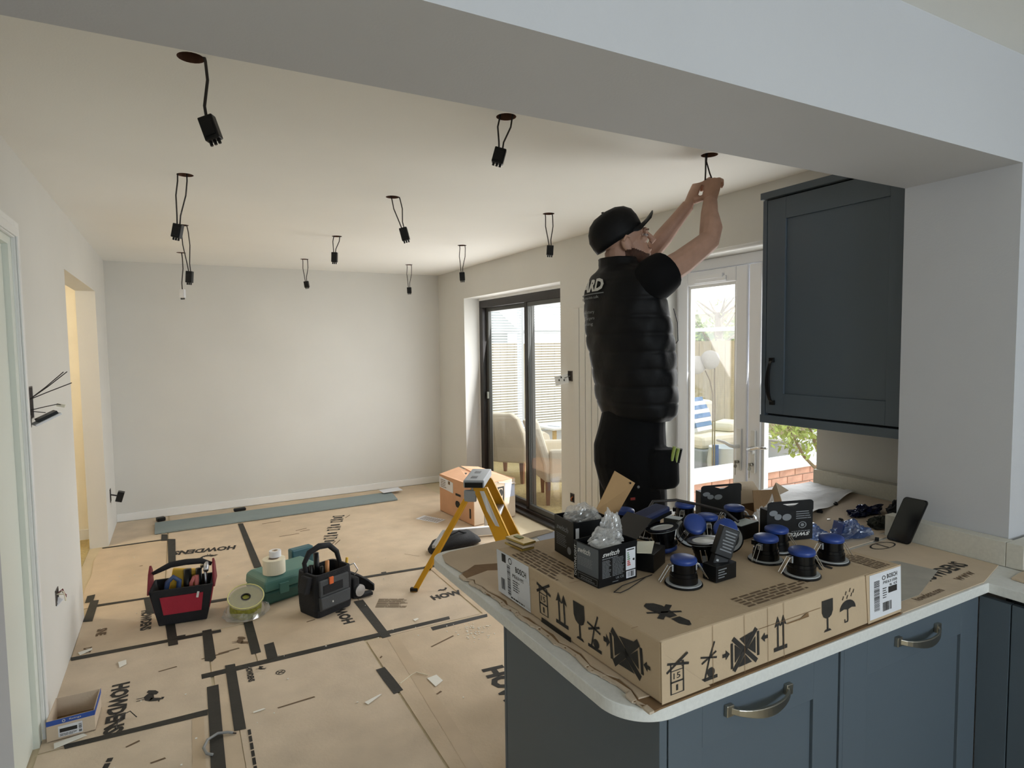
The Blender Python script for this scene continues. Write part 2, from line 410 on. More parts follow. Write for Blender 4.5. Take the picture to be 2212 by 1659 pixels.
# closed door and its architrave in the left wall
b = MB()
b.box(XL, 3.05, 0, XL+0.014, 3.13, 2.10).box(XL, 2.00, 2.03, XL+0.014, 3.05, 2.10)
b.box(XL+0.014, 3.052, 0, XL+0.022, 3.085, 2.07).box(XL+0.014, 2.0, 2.035, XL+0.022, 3.052, 2.07)
structure(b.build('trim_2', WHITE, bevel=0.006))
d1 = structure(MB().box(XL-0.06, 2.10, 0.006, XL-0.02, 3.0, 2.0).build('door_1', DOORW, bevel=0.004))
b = MB(); b.box(XL-0.13, 3.0, 0, XL-0.001, 3.05, 2.06).box(XL-0.13, 2.1, 2.0, XL-0.001, 3.0, 2.06); b.build('door_lining', DOORW, d1)
MB().lathe([(0.0,0),(0.024,0.0),(0.024,0.006),(0.009,0.008),(0.009,0.035),(0.026,0.045),(0.024,0.06),(0.0,0.064)], 16, (XL-0.02,2.2,1.0), MX.Rotation(PI/2,3,'Y')).build('door_handle', METAL, d1, smooth=True)

# ------------------------------------------------------------------ sliding patio door (dark frame) in the right wall
b = MB(); PX = 2.85
b.box(PX, 4.12, 1.985, PX+0.09, 5.95, 2.062)
b.box(PX, 5.875, 0.0, PX+0.09, 5.95, 1.985).box(PX, 4.12, 0.0, PX+0.09, 4.17, 1.985)
b.box(PX-0.02, 4.12, 0.0, PX+0.09, 5.95, 0.05)
pd = structure(b.build('door_2', DFRAME, bevel=0.004))
MB().box(PX-0.075, 4.11, 0.002, PX-0.02, 5.955, 0.022).build('threshold', mat('threshold_dark','#33302c',0.5,0.3), pd)
b = MB(); b.box(PX-0.002, 4.11, 2.062, PX+0.09, 5.96, 2.086); b.box(PX-0.002,5.95,0,PX+0.09,5.96,2.07); b.build('frame_filler', WHITE, pd)
def leaf(y0, y1, x, stile0, stile1):
    b = MB()
    b.box(x, y0, 0.05, x+0.035, y0+stile0, 1.985).box(x, y1-stile1, 0.05, x+0.035, y1, 1.985)
    b.box(x, y0+stile0, 1.945, x+0.035, y1-stile1, 1.985).box(x, y0+stile0, 0.05, x+0.035, y1-stile1, 0.095)
    o = b.build('sliding_leaf', DGREY, pd, bevel=0.003)
    MB().box(x+0.014, y0+stile0, 0.095, x+0.02, y1-stile1, 1.945).build('pane', GLASSR, o); return o
lf1 = leaf(4.93, 5.875, PX+0.045, 0.06, 0.05); lf2 = leaf(4.17, 4.99, PX+0.006, 0.05, 0.06)
MB().box(PX+0.0, 4.94, 0.05, PX+0.012, 4.985, 1.985).build('meeting_stile', DFRAME, lf2)
MB().box(PX+0.025, 5.83, 1.03, PX+0.045, 5.85, 1.10).build('latch', METAL, pd)

# ------------------------------------------------------------------ white French doors
FX = 2.88
b = MB()
b.box(FX, 3.0, 0, FX+0.07, 3.06, 2.1).box(FX, 1.82, 0, FX+0.07, 1.88, 2.1).box(FX, 1.88, 2.035, FX+0.07, 3.0, 2.1)
b.box(FX-0.03, 1.82, 0, FX+0.07, 3.06, 0.03)
fd = structure(b.build('door_3', UPVC, bevel=0.006))
def fleaf(y0, y1, hand):
    b = MB(); st = 0.085
    b.box(FX-0.02, y0, 0.035, FX+0.05, y0+st, 2.03).box(FX-0.02, y1-st, 0.035, FX+0.05, y1, 2.03)
    b.box(FX-0.02, y0+st, 1.945, FX+0.05, y1-st, 2.03).box(FX-0.02, y0+st, 0.035, FX+0.05, y1-st, 0.16)
    o = b.build('door_leaf', UPVC, fd, bevel=0.008)
    b = MB(); z0, z1, a, c = 0.16, 1.945, y0+st, y1-st
    for q in ((a,z0,a+0.018,z1),(c-0.018,z0,c,z1),(a+0.018,z0,c-0.018,z0+0.018),(a+0.018,z1-0.018,c-0.018,z1)):
        b.box(FX-0.006, q[0], q[1], FX+0.03, q[2], q[3])
    b.build('glazing_bead', WHITE, o)
    MB().box(FX+0.010, a, z0, FX+0.018, c, z1).build('pane', GLASS, o)
    ys = y0+0.045 if hand > 0 else y1-0.045
    pl = MB().box(FX-0.032, ys-0.016, 0.845, FX-0.02, ys+0.016, 1.09).build('handle_plate', WHITE, o, bevel=0.003)
    lv = MB().tube([(FX-0.03,ys,0.985),(FX-0.065,ys,0.985),(FX-0.07,ys+hand*0.03,0.99),(FX-0.07,ys+hand*0.07,1.003),(FX-0.068,ys+hand*0.125,1.008)], [0.011,0.011,0.010,0.009,0.007], 10).build('lever_handle', CHROME if hand < 0 else WHITE, o, smooth=True)
    MB().lathe([(0,0),(0.009,0),(0.009,0.02),(0,0.022)], 12, (FX-0.032,ys,0.895), MX.Rotation(-PI/2,3,'Y')).build('lock_cylinder', METAL, o, smooth=True)
    kb = MB().box(FX-0.062, ys-0.002, 0.885, FX-0.05, ys+0.002, 0.905).lathe([(0,-0.0015),(0.012,-0.0015),(0.012,0.0015),(0,0.0015)], 12, (FX-0.056,ys,0.872), MX.Rotation(PI/2,3,'X')).box(FX-0.058, ys-0.001, 0.82, FX-0.054, ys+0.001, 0.862)
    kb.build('key', METAL, o)
    return o
fl = fleaf(2.445, 3.0, 1); fr = fleaf(1.88, 2.435, -1)
MB().box(FX-0.036, 2.62, 1.975, FX-0.02, 2.83, 2.0).box(FX-0.028, 2.60, 1.955, FX-0.02, 2.85, 1.985).build('trickle_vent', UPVC, fl, bevel=0.003)
MB().lathe([(0,0),(0.014,0),(0.016,0.02),(0.012,0.028),(0,0.03)], 14, (FX-0.02,2.39,0.968), MX.Rotation(-PI/2,3,'Y')).build('thumb_turn', WHITE, fr, smooth=True)
# rounded plaster bead at the head of the French door reveal
structure(MB().tube([(XR+0.012,1.874,2.103),(XR+0.012,3.03,2.103)], 0.016, 12).build('trim_3', WHITE, smooth=True))

# ------------------------------------------------------------------ vertical radiator on the right wall
rad = thing('vertical_radiator', 'tall white flat-panel radiator on the right wall behind the worker', 'radiator', (2.66, 3.6, 0.1))
for k in range(7):
    y = 3.86-k*0.076; MB().box(2.632, y-0.0695, 0.12, 2.648, y, 1.86).build('panel', WALL, rad, bevel=0.003)
b = MB(); b.box(2.6485, 3.36, 0.2, XR-0.001, 3.84, 0.24); b.build('bracket', WHITE, rad); b = MB().box(2.6485, 3.36, 1.74, XR-0.001, 3.84, 1.78); b.build('bracket', WHITE, rad)
for y in (3.36, 3.83): MB().tube([(2.64,y,0.12),(2.64,y,0.005)],0.008).build('pipe', CHROME, rad, smooth=True)

# ------------------------------------------------------------------ open back boxes and loose fittings in the walls
def backbox(name, label, wall, y, z, w=0.07, h=0.07):
    s = 1 if wall == 'L' else -1; x = XL if wall == 'L' else XR
    t = thing(name, label, 'electrical box', (x, y, z))
    b = MB(); d = 0.004*s
    b.box(min(x,x+d), y-w/2, z-h/2, max(x,x+d), y+w/2, z-h/2+0.004).box(min(x,x+d), y-w/2, z+h/2-0.004, max(x,x+d), y+w/2, z+h/2)
    b.box(min(x,x+d), y-w/2, z-h/2, max(x,x+d), y-w/2+0.004, z+h/2).box(min(x,x+d), y+w/2-0.004, z-h/2, max(x,x+d), y+w/2, z+h/2)
    b.build('box_rim', GALV, t)
    MB().box(min(x,x+0.0015*s), y-w/2+0.004, z-h/2+0.004, max(x,x+0.0015*s), y+w/2-0.004, z+h/2-0.004).build('box_recess', mat('recess_dark','#2a2320',0.9), t)
    return t
t = backbox('switch_back_box', 'open wall box with loose wires sticking out beside the white architrave', 'L', 3.22, 1.375, 0.085, 0.135)
for k, (dy, dz, l) in enumerate(((0.05,0.10,0.13),(0.03,0.10,0.12),(0.08,0.05,0.14))):
    MB().tube([(XL+0.003,3.19,1.39),(XL+l*0.5,3.19+dy*0.3,1.40+dz*0.4),(XL+l,3.19+dy,1.40+dz)], 0.0022, 6).build('wire', CABLE, t)
MB().tube([(XL+0.003,3.2,1.345),(XL+0.05,3.22,1.355),(XL+0.09,3.24,1.362),(XL+0.11,3.25,1.355)], 0.002, 6).build('wire', CABLE, t)
MB().tube([(XL+0.003,3.2,1.34),(XL+0.05,3.22,1.33)], 0.002, 6).build('wire', CABLE, t)
MB().obox((XL+0.10,3.25,1.355), 0.03, 0.012, 0.012, MX.Rotation(0.3,3,'Y')).build('terminal_block', CREAMT, t)
R = MX.Rotation(0.35,3,'Z') @ MX.Rotation(-0.45,3,'Y')
MB().obox((XL+0.055,3.2,1.305), 0.10, 0.09, 0.008, R).build('hanging_plate', PAPER, t, bevel=0.002)
MB().obox((XL+0.056,3.2,1.315), 0.075, 0.06, 0.016, R).build('switch_module', BLK, t)
MB().obox((XL+0.004,3.17,1.30), 0.006, 0.035, 0.05).build('metal_tab', GALV, t)
t = backbox('socket_back_box', 'empty wall box with bunched wires low on the near left wall', 'L', 3.54, 0.43)
for k in range(4):
    a = k*1.3; MB().tube([(XL+0.002,3.535,0.44),(XL+0.02+0.004*k,3.54+0.012*math.cos(a),0.445+0.014*math.sin(a)),(XL+0.035,3.56-0.008*k,0.42-0.006*k)], 0.003, 6).build('wire', REDD if k < 2 else CREAMT, t)
MB().extr([(XL+0.001,3.515,0.385),(XL+0.001,3.56,0.415),(XL+0.022,3.555,0.40)], (0.001,0.001,0.004)).build('torn_edge', PAPER, t)
t = backbox('far_socket_box', 'dark socket hanging off the wall end past the doorway', 'L', 6.2, 0.355, 0.075, 0.11)
MB().tube([(XL+0.003,6.2,0.36),(XL+0.05,6.205,0.345)], 0.006, 6).build('wire', CABLE, t)
MB().obox((XL+0.07,6.21,0.335), 0.05, 0.07, 0.085, MX.Rotation(0.3,3,'Y')).build('hanging_socket', BLK, t, bevel=0.004)
t = backbox('loose_socket', 'white socket plate hanging out of its hole beside the patio door', 'R', 3.975, 1.345, 0.06, 0.08)
R = rotz(0.75) @ MX.Rotation(-0.25,3,'X') @ MX.Rotation(0.35,3,'Y')
MB().obox((XR-0.05,4.02,1.315), 0.012, 0.11, 0.075, R).build('face_plate', WHITE, t, bevel=0.003)
b = MB()
for dy, dz in ((0.02,0.0),(-0.02,-0.01),(0,0.018)): b.obox(V((XR-0.05,4.02,1.315))+R@V((-0.007,dy,dz)), 0.003, 0.008, 0.014, R)
b.build('pin_slot', BLK, t)
MB().tube([(XR-0.002,3.975,1.345),(XR-0.04,4.0,1.33)], 0.004, 6).build('wire', GCABLE, t)
t = backbox('low_wall_box', 'small open box with copper wires low on the wall beside the radiator', 'R', 3.955, 0.39, 0.06, 0.07)
MB().tube([(XR-0.002,3.95,0.40),(XR-0.015,3.955,0.385),(XR-0.004,3.96,0.37)], 0.006, 6).build('wire', mat('copper','#a8623c',0.4,0.8), t)

# ------------------------------------------------------------------ downlight wiring hanging from the ceiling holes
def wiring(k, wires, dx, top, bot, lab, pale=False):
    """dx: sideways offsets (m, along the picture plane) of block top / bottom; top, bot: drop below ceiling"""
    x, y = HOLES[k]; sx = V((0.88,-0.48,0))
    t = thing('downlight_wiring', lab, 'wiring', (x, y, ZC), group='wires waiting for downlights')
    A = V((x,y,ZC-top))+sx*dx[0]; B = V((x,y,ZC-bot))+sx*dx[1]; ax = (B-A).normalized()
    st = V((x,y,ZC+0.04))+sx*dx[2]
    b1 = ax.cross(V((0.48,0.88,0))).normalized(); b2 = ax.cross(b1).normalized()
    offs = [0.008,-0.008] if wires == 2 else [0.0]
    for i, o in enumerate(offs):
        s = st+sx*(o*2.6); e = A+b1*o*0.8
        mid = s.lerp(e, 0.5)+sx*(0.012*(1 if i == 0 else -0.6)); low = s.lerp(e, 0.85)+sx*(-0.002)
        pts = [s, s.lerp(mid,0.5)+sx*0.004, mid, low, e+ax*0.004]
        MB().tube(pts, 0.0042 if wires == 1 else 0.0032, 8).build('cable', CABLE, t, smooth=True)
    R = MX((b1, b2, ax)).transposed(); L = (B-A).length
    cl = PAPER if pale else BLK
    MB().obox(A+ax*(L*0.42), 0.042, 0.028, L*0.84, R).build('connector_block', cl, t, bevel=0.003)
    MB().obox(A+ax*(L*0.46)+b2*0.015, 0.03, 0.005, L*0.5, R).build('cover', cl, t, bevel=0.001)
    for o in (-0.012, 0, 0.012):
        MB().tube([A+ax*(L*0.84)+b1*o, A+ax*L+b1*o], 0.0045, 8).build('pin', BLK, t)
WIRES = [(0,1,(0.035,0.060,0.028),0.162,0.238,'thick single black cable and plug hanging nearest the left end of the beam'),
 (1,2,(-0.020,-0.038,0.0),0.110,0.172,'twin black wires with plug hanging beside the middle of the beam'),
 (3,2,(-0.040,-0.057,-0.012),0.225,0.300,'black plug on splayed twin wires, second from the beam down the left row'),
 (4,2,(0.052,0.072,0.0),0.165,0.246,'angled black plug on twin wires in the middle of the ceiling'),
 (5,2,(0.008,0.004,-0.006),0.195,0.267,'black plug on twin wires nearest the worker\'s cap'),
 (6,2,(0.034,0.026,0.0),0.298,0.387,'black plug on long twin wires, third from the beam down the left row'),
 (7,2,(-0.02,-0.024,0.0),0.115,0.200,'short crossed wires and plug, third from the beam down the middle row'),
 (8,2,(-0.004,0.0,0.0),0.215,0.296,'black plug above the corner of the dark patio door'),
 (9,1,(-0.004,-0.004,0.0),0.305,0.390,'pale plug on a single wire nearest the back wall, left row'),
 (10,2,(0.008,0.018,0.0),0.200,0.268,'black plug on parallel wires nearest the back wall, middle row'),
 (11,2,(-0.002,0.0,0.0),0.222,0.292,'small black plug nearest the far right corner of the back wall')]
for k, w, dx, tp, bt, lab in WIRES: wiring(k, w, dx, tp, bt, lab, k == 9)
x, y = HOLES[2]; t = thing('downlight_wiring', 'twin wires held in the worker\'s hands below the beam', 'wiring', (x,y,ZC), group='wires waiting for downlights')
MB().tube([(x-0.02,y,ZC+0.04),(x-0.022,y,ZC-0.03),(x-0.012,y+0.01,ZC-0.07),(x-0.012,y+0.012,ZC-0.105)], 0.0035, 8).build('cable', CABLE, t, smooth=True)
MB().tube([(x-0.01,y,ZC+0.04),(x-0.018,y,ZC-0.03),(x+0.012,y+0.01,ZC-0.072),(x+0.035,y+0.015,ZC-0.10)], 0.0032, 8).build('cable', CABLE, t, smooth=True)

# ------------------------------------------------------------------ outside: paving, lawn, conservatory, fence, garden
GZ = -0.16
structure(MB().box(3.0, -2, GZ-0.1, 16, 16, GZ).build('ground', GRASS))
pv = thing('patio_paving', 'pale stone patio slabs outside the French doors', 'paving', (3.0, 1.0, GZ))
for i in range(6):
    for j in range(5):
      if (i, j) != (2, 3): MB().box(3.01+i*0.6, 0.9+j*0.6, GZ, 3.6+i*0.6, 1.49+j*0.6, GZ+0.02+0.004*((i*7+j*3) % 3)).build('slab', PAVE, pv)
CX0, CX1, CY0, CY1, CE = 3.0, 6.7, 3.9, 7.6, 2.25
structure(MB().box(CX0, CY0, -0.1, CX1, CY1, 0.0).build('floor_conservatory', mat('conservatory_floor','#c9c0ab',0.8,var=0.08,scale=3)))
cr = thing('carpet', 'pale yellow-green carpet on the conservatory floor by the patio door', 'carpet', (3.6, 5.2, 0))
MB().box(3.02, 3.98, 0.0, 5.2, 7.5, 0.008).build('carpet_pile', CARPET, cr)
cons = thing('conservatory', 'white framed conservatory with low brick wall outside the doors', 'conservatory', (4.8, 5.7, 0))
def dwarf(a, bpt, axis):
    L = abs(bpt-a); n = int(L/0.225)
    return n
# brick dwarf wall that faces the French doors: every brick its own piece
b = MB().box(CX0, CY0+0.012, GZ, CX1, CY0+0.09, 0.36); b.build('mortar_core', MORT, cons)
bm_me = MB().box(0,0,0,0.215,0.1,0.065).mesh('brick', BRICK)
def brick(x, y, z, rz=0.0):
    o = bpy.data.objects.new('brick', bm_me); COL.objects.link(o); o.parent = cons
    o.location = V((x,y,z))-V((4.8,5.7,0)); o.rotation_euler = (0,0,rz); W[o.name] = MX.Identity(4)
for r in range(7):
    for k in range(15):
        x = CX0+0.01+k*0.225+(0.1125 if r % 2 else 0)
        if x+0.215 < CX1: brick(x, CY0, GZ+0.002+r*0.075)
b = MB(); b.box(CX0, CY1-0.1, GZ, CX1, CY1, 0.36).box(CX1-0.1, CY0+0.1, GZ, CX1, CY1-0.1, 0.36)
b.build('plastered_wall', mat('conservatory_wall','#d9dee6',0.7), cons)
MB().box(CX0, CY0-0.03, 0.36, CX1+0.03, CY0+0.18, 0.40).box(CX0, CY0+0.0, 0.40, CX1, CY0+0.1, 0.47).build('window_sill', WHITE, cons, bevel=0.006)
MB().box(CX0, CY1-0.2, 0.40, CX1, CY1, 0.44).box(CX1-0.2, CY0+0.18, 0.36, CX1+0.03, CY1-0.2, 0.40).build('window_sill', WHITE, cons, bevel=0.006)
def posts(pts, nm='post'):
    for x, y in pts: MB().box(x-0.035, y-0.035, 0.40, x+0.035, y+0.035, CE).build(nm, UPVC, cons)
posts([(CX0+0.04,CY0+0.05),(4.62,CY0+0.05),(5.6,CY0+0.05),(CX1-0.05,CY0+0.05),(CX0+0.04,CY1-0.05),(4.25,CY1-0.05),(5.45,CY1-0.05),(CX1-0.05,CY1-0.05),(CX1-0.05,5.45),(CX1-0.05,6.95)])
b = MB()
b.box(CX0,CY0,CE-0.05,CX1,CY0+0.1,CE+0.05).box(CX0,CY1-0.1,CE-0.05,CX1,CY1,CE+0.05).box(CX1-0.1,CY0,CE-0.05,CX1,CY1,CE+0.05)
b.box(CX0,CY1-0.08,1.75,CX1,CY1-0.03,1.80).box(CX1-0.08,CY0,1.75,CX1-0.03,CY1,1.80)
b.build('eaves_beam', UPVC, cons)
MB().box(CX0+0.08,CY0+0.045,0.47,CX1-0.08,CY0+0.055,CE-0.05).build('pane', GLASS, cons)
MB().box(CX0+0.08,CY1-0.055,0.44,CX1-0.08,CY1-0.045,CE-0.05).build('pane', GLASS, cons)
MB().box(CX1-0.055,CY0+0.1,0.40,CX1-0.045,CY1-0.1,CE-0.05).build('pane', GLASS, cons)
MB().hexa([(CX0,CY0,2.75),(CX1,CY0,CE+0.05),(CX1,CY1,CE+0.05),(CX0,CY1,2.75)],[(CX0,CY0,2.77),(CX1,CY0,CE+0.07),(CX1,CY1,CE+0.07),(CX0,CY1,2.77)]).build('roof_sheet', POLYC, cons)
for k in range(5):
    y = CY0+0.04+k*(CY1-CY0-0.08)/4; MB().tube([(CX0,y,2.74),(CX1,y,CE+0.04)], 0.03, 4).build('rafter', UPVC, cons)
# venetian blinds on the far conservatory windows
sl = MB().box(-0.56,-0.012,-0.0012,0.56,0.012,0.0012).mesh('slat', WHITE)
for bi, xc in enumerate((3.66, 4.85)):
    bl = thing('venetian_blind', ('white slatted blind in the left pane of the patio door view','white slatted blind in the right pane of the patio door view')[bi], 'blind', (xc, CY1-0.13, 2.18))
    MB().box(xc-0.56, CY1-0.15, 2.16, xc+0.56, CY1-0.11, 2.2).build('head_rail', WHITE, bl)
    MB().box(xc-0.56, CY1-0.14, 0.455, xc+0.56, CY1-0.12, 0.48).build('bottom_rail', WHITE, bl)
    for k in range(46):
        o = bpy.data.objects.new('slat', sl); COL.objects.link(o); o.parent = bl; o.location = (0, 0, -0.055-k*0.036); o.rotation_euler = (0.95, 0, 0)
    b = MB()
    for dx in (-0.4, 0.4): b.tube([(xc+dx,CY1-0.13,2.17),(xc+dx,CY1-0.13,0.47)], 0.0015, 4)
    b.build('cord', WHITE, bl)
# cream armchairs just inside the conservatory
def armchair(loc, ang, lab):
    t = thing('armchair', lab, 'chair', loc, (0,0,ang), group='cream armchairs in the conservatory')
    L = W[t.name]
    def P(b, nm, m, **k):
        b.v = [L @ p for p in b.v]; return b.build(nm, m, t, **k)
    P(MB().box(-0.30,-0.30,0.24,0.30,0.30,0.42), 'seat', CREAM, bevel=0.04)
    rings = []
    for z, lean, wd_ in ((0.24,0,0.33),(0.42,0.02,0.34),(0.60,0.07,0.335),(0.76,0.12,0.29),(0.82,0.14,0.22)):
        rings.append([V((-0.30-lean,-wd_,z)),V((-0.22-lean,-wd_,z)),V((-0.2-lean,0,z)),V((-0.22-lean,wd_,z)),V((-0.30-lean,wd_,z)),V((-0.36-lean,0,z))])
    P(MB().loft(rings), 'backrest', CREAM, bevel=0.02)
    for s in (-1, 1):
        a = s*0.31
        P(MB().loft([[V((-0.26,a-0.045,z)),V((x1,a-0.045,z)),V((x1,a+0.045,z)),V((-0.26,a+0.045,z))] for z, x1 in ((0.24,0.30),(0.42,0.31),(0.50,0.27),(0.56,0.12))]), 'arm', CREAM, bevel=0.025)
        for x in (-0.27, 0.26): P(MB().loft([[V((x-w_,s*0.27-w_,z)),V((x+w_,s*0.27-w_,z)),V((x+w_,s*0.27+w_,z)),V((x-w_,s*0.27+w_,z))] for z, w_ in ((0.0,0.016),(0.24,0.026))]), 'leg', WOODB)
    return t
armchair((3.50, 6.42, 0.0085), 0.55, 'cream tub armchair with tall curved back behind the left patio pane')
armchair((3.52, 5.22, 0.0085), -0.45, 'cream armchair with brown wooden legs behind the right patio pane')
tb = thing('side_table', 'low white table with papers between the cream armchairs and the blinds', 'table', (4.3, 6.7, 0))
MB().box(4.15,6.55,0.50,4.95,7.1,0.53).build('table_top', WHITE, tb, bevel=0.006)
for x in (4.2,4.9):
    for y in (6.6,7.05): MB().box(x-0.02,y-0.02,0.008,x+0.02,y+0.02,0.50).build('leg', WOODP, tb)
tag(MB().obox((4.4,6.75,0.537),0.3,0.21,0.012,rotz(0.3)).build('paper_stack', PAPER), 'loose white papers on the conservatory side table', 'paper')
tag(MB().obox((4.72,6.9,0.5605),0.2,0.14,0.06,rotz(-0.2)).build('card_tray', CARD2, bevel=0.005), 'small tan card tray beside the papers in the conservatory', 'tray')
# sofa with cushions and drum seen through the left French door
so = thing('garden_sofa', 'grey sofa with pale seat seen through the left French door', 'sofa', (6.1, 5.4, 0))
MB().box(5.5,5.35,0.0,6.5,6.35,0.30).build('sofa_base', mat('sofa_grey','#8c9299',0.8), so, bevel=0.02)
MB().box(5.5,5.35,0.30,6.5,6.1,0.46).build('seat_cushion', CREAM, so, bevel=0.05)
MB().box(5.5,6.1,0.30,6.5,6.35,0.8).build('backrest', CREAM, so, bevel=0.05)
cu = thing('cushion', 'blue and white striped cushion leaning on the grey sofa', 'cushion', (5.75, 5.7, 0.46))
Rc = rotz(0.25) @ MX.Rotation(-0.35,3,'X')
for k in range(8):
    MB().obox(V((5.75,5.66,0.69))+Rc @ V((0,0,-0.19+k*0.054)), 0.42-0.02*abs(k-3.5), 0.10-0.012*abs(k-3.5), 0.054, Rc).build('stripe', mat('cushion_blue','#5f7fa6',0.85) if k % 2 else PAPER, cu, bevel=0.004)
tag(MB().obox((6.22,5.62,0.52),0.42,0.3,0.12,rotz(0.4)).build('flat_cushion', mat('cushion_pale','#d8d2bd',0.9), bevel=0.05), 'pale flat cushion on the sofa seat in front of the striped cushion', 'cushion')
dr = thing('planter', 'pale metal drum planter standing in front of the grey sofa', 'planter', (5.55, 5.1, 0))
MB().lathe([(0.14,0.0),(0.17,0.05),(0.18,0.2),(0.16,0.36),(0.165,0.37),(0.15,0.37),(0.15,0.33)], 20, (5.6,5.12,0.0)).build('drum', mat('drum_pale','#ccd2d4',0.4,0.3), dr, smooth=True)
MB().box(5.36,5.0,0.03,5.40,5.06,0.42).build('blue_strip', mat('strip_blue','#36538a',0.5), dr)
orn = thing('ornament', 'pale double round flower head on thin curved stems behind the left French door', 'ornament', (4.45, 4.15, 0.0))
MB().ell((4.20,4.16,1.385),0.115,0.05,0.085).build('flower_head', mat('dried_flower','#a9a197',0.9,bump=0.4,bscale=30), orn, smooth=True)
MB().ell((4.33,4.12,1.43),0.115,0.05,0.09).build('flower_head', MATS['dried_flower'], orn, smooth=True)
MB().tube([(4.30,4.15,1.33),(4.36,4.15,1.24),(4.40,4.15,1.1),(4.40,4.15,0.009)],0.006,6).build('stem', STEM, orn)
MB().tube([(4.40,4.13,1.38),(4.42,4.15,1.25),(4.43,4.15,1.0),(4.42,4.15,0.009)],0.006,6).build('stem', STEM, orn)
# fences
def fence(a, bq, lab, h=1.78):
    a, bq = V(a), V(bq); d = (bq-a).normalized(); nrm = V((-d.y, d.x, 0)); L = (bq-a).length
    t = thing('garden_fence', lab, 'fence', a)
    n = int(L/0.15)
    R = MX((d, nrm, V((0,0,1)))).transposed()
    me = MB().obox((0,0,0), 0.143, 0.018, h).mesh('board', FENCE)
    for k in range(n):
        o = bpy.data.objects.new('board', me); COL.objects.link(o); o.parent = t
        o.location = d*(0.075+k*0.15)+nrm*(0.004*(k % 2))+V((0,0,h/2)); o.rotation_euler = R.to_euler()
    for z in (0.35, 1.0, h-0.12):
        MB().obox(a+d*(L/2)-nrm*0.03+V((0,0,z)), L, 0.04, 0.09, R).build('rail', FENCE, t)
    k = 0
    while k*1.8 <= L:
        MB().obox(a+d*(k*1.8)-nrm*0.05+V((0,0,h/2)), 0.09, 0.09, h+0.06, R).build('post', FENCE, t); k += 1
    return t
fence((8.3,0.5,GZ), (8.3,10.0,GZ), 'sunlit timber fence beyond the French doors')
fence((8.3,10.2,GZ), (1.5,10.2,GZ), 'timber fence behind the blinds of the patio door')
sh = thing('garden_shed', 'gabled grey shed behind the fence, seen through the left blind', 'shed', (4.9, 11.6, GZ))
MB().box(4.2,11.0,GZ,5.9,13.0,1.9).build('shed_wall', mat('shed_grey','#a2a7a6',0.8), sh)
MB().extr([(4.0,10.9,1.9),(6.1,10.9,1.9),(5.05,10.9,2.75)], (0,2.2,0)).build('shed_roof', mat('shed_roof','#b9bdbd',0.8), sh)
ho = thing('neighbour_house', 'pale sunlit house with low wide roof beyond the garden fence', 'house', (12.5, 12, GZ))
MB().box(12.6,8.0,GZ,15.1,14.5,2.35).build('house_wall', mat('render_cream','#e9e3c4',0.8), ho)
MB().extr([(12.3,7.6,2.35),(15.4,7.6,2.35),(13.85,7.6,2.75)], (0,7.3,0)).build('house_roof', mat('roof_yellow','#c9c18d',0.8), ho)
for y in (8.9,10.4,12.2): MB().box(12.57,y,0.9,12.6,y+0.6,1.9).build('house_window', mat('far_window','#9ba0a0',0.3), ho)
def leafcloud(b, c, rx, ry, rz, n, s, seed):
    rr = random.Random(seed)
    for _ in range(n):
        u = V((rr.gauss(0,1), rr.gauss(0,1), rr.gauss(0,1))).normalized()*(rr.random()**0.45)
        p = V(c)+V((u.x*rx, u.y*ry, u.z*rz)); a = V((rr.uniform(-1,1), rr.uniform(-1,1), rr.uniform(-1,1))).normalized()
        w = a.cross(V((rr.uniform(-1,1), rr.uniform(-1,1), 1))).normalized(); l = s*rr.uniform(0.7,1.3)
        b.add([p-a*l, p+w*l*0.35, p+a*l, p-w*l*0.35], [(0,1,2,3)])
    return b
bu = thing('garden_bush', 'small yellow-green bush on a forked stem behind the right French door', 'bush', (4.45, 3.2, GZ))
o = leafcloud(MB(), (4.42,3.22,0.95), 0.36, 0.3, 0.30, 900, 0.035, 3).build('foliage', LEAF, bu); o['kind'] = 'stuff'
MB().tube([(4.58,3.12,GZ),(4.57,3.12,0.3),(4.55,3.13,0.62),(4.45,3.18,0.9)], [0.028,0.024,0.02,0.01], 8).build('stem', STEM, bu, smooth=True)
MB().tube([(4.57,3.12,0.33),(4.66,3.08,0.55),(4.66,3.08,0.95)], [0.016,0.014,0.008], 8).build('stem', STEM, bu, smooth=True)
MB().tube([(4.56,3.13,0.5),(4.42,3.2,0.66),(4.32,3.28,0.9)], [0.014,0.012,0.007], 8).build('stem', STEM, bu, smooth=True)
tr = thing('bare_tree', 'thinly leaved tree rising above the hedge beyond the garden', 'tree', (9.6, 8.9, GZ))
rr = random.Random(5); b = MB()
b.tube([(9.6,8.9,GZ),(9.65,8.9,1.2),(9.6,8.95,2.2)], [0.12,0.09,0.06], 8)
tips = []
for k in range(16):
    a = k*2*PI/16+rr.uniform(-.2,.2); z = 1.2+rr.random()*1.0; l = rr.uniform(0.5,0.85)
    e = V((9.62+math.cos(a)*l, 8.92+math.sin(a)*l, z+l*0.9)); m_ = V((9.62,8.92,z)).lerp(e, 0.5)+V((0,0,-0.05))
    b.tube([(9.62,8.92,z), m_, e], [0.03,0.018,0.006], 5); tips.append(e)
b.build('branches', STEM, tr)
b = MB()
for e in tips: leafcloud(b, e, 0.3, 0.3, 0.3, 16, 0.05, int(e.x*97))
o = b.build('foliage', LEAF, tr); o['kind'] = 'stuff'
hd = thing('hedge', 'olive hedge above the fence beyond the French doors', 'hedge', (10.2, 8.5, GZ))
b = MB()
for k in range(14): leafcloud(b, (11.1,4.5+k*0.55,1.7), 0.5, 0.5, 0.55, 170, 0.10, 100+k)
o = b.build('foliage', LEAF, hd); o['kind'] = 'stuff'
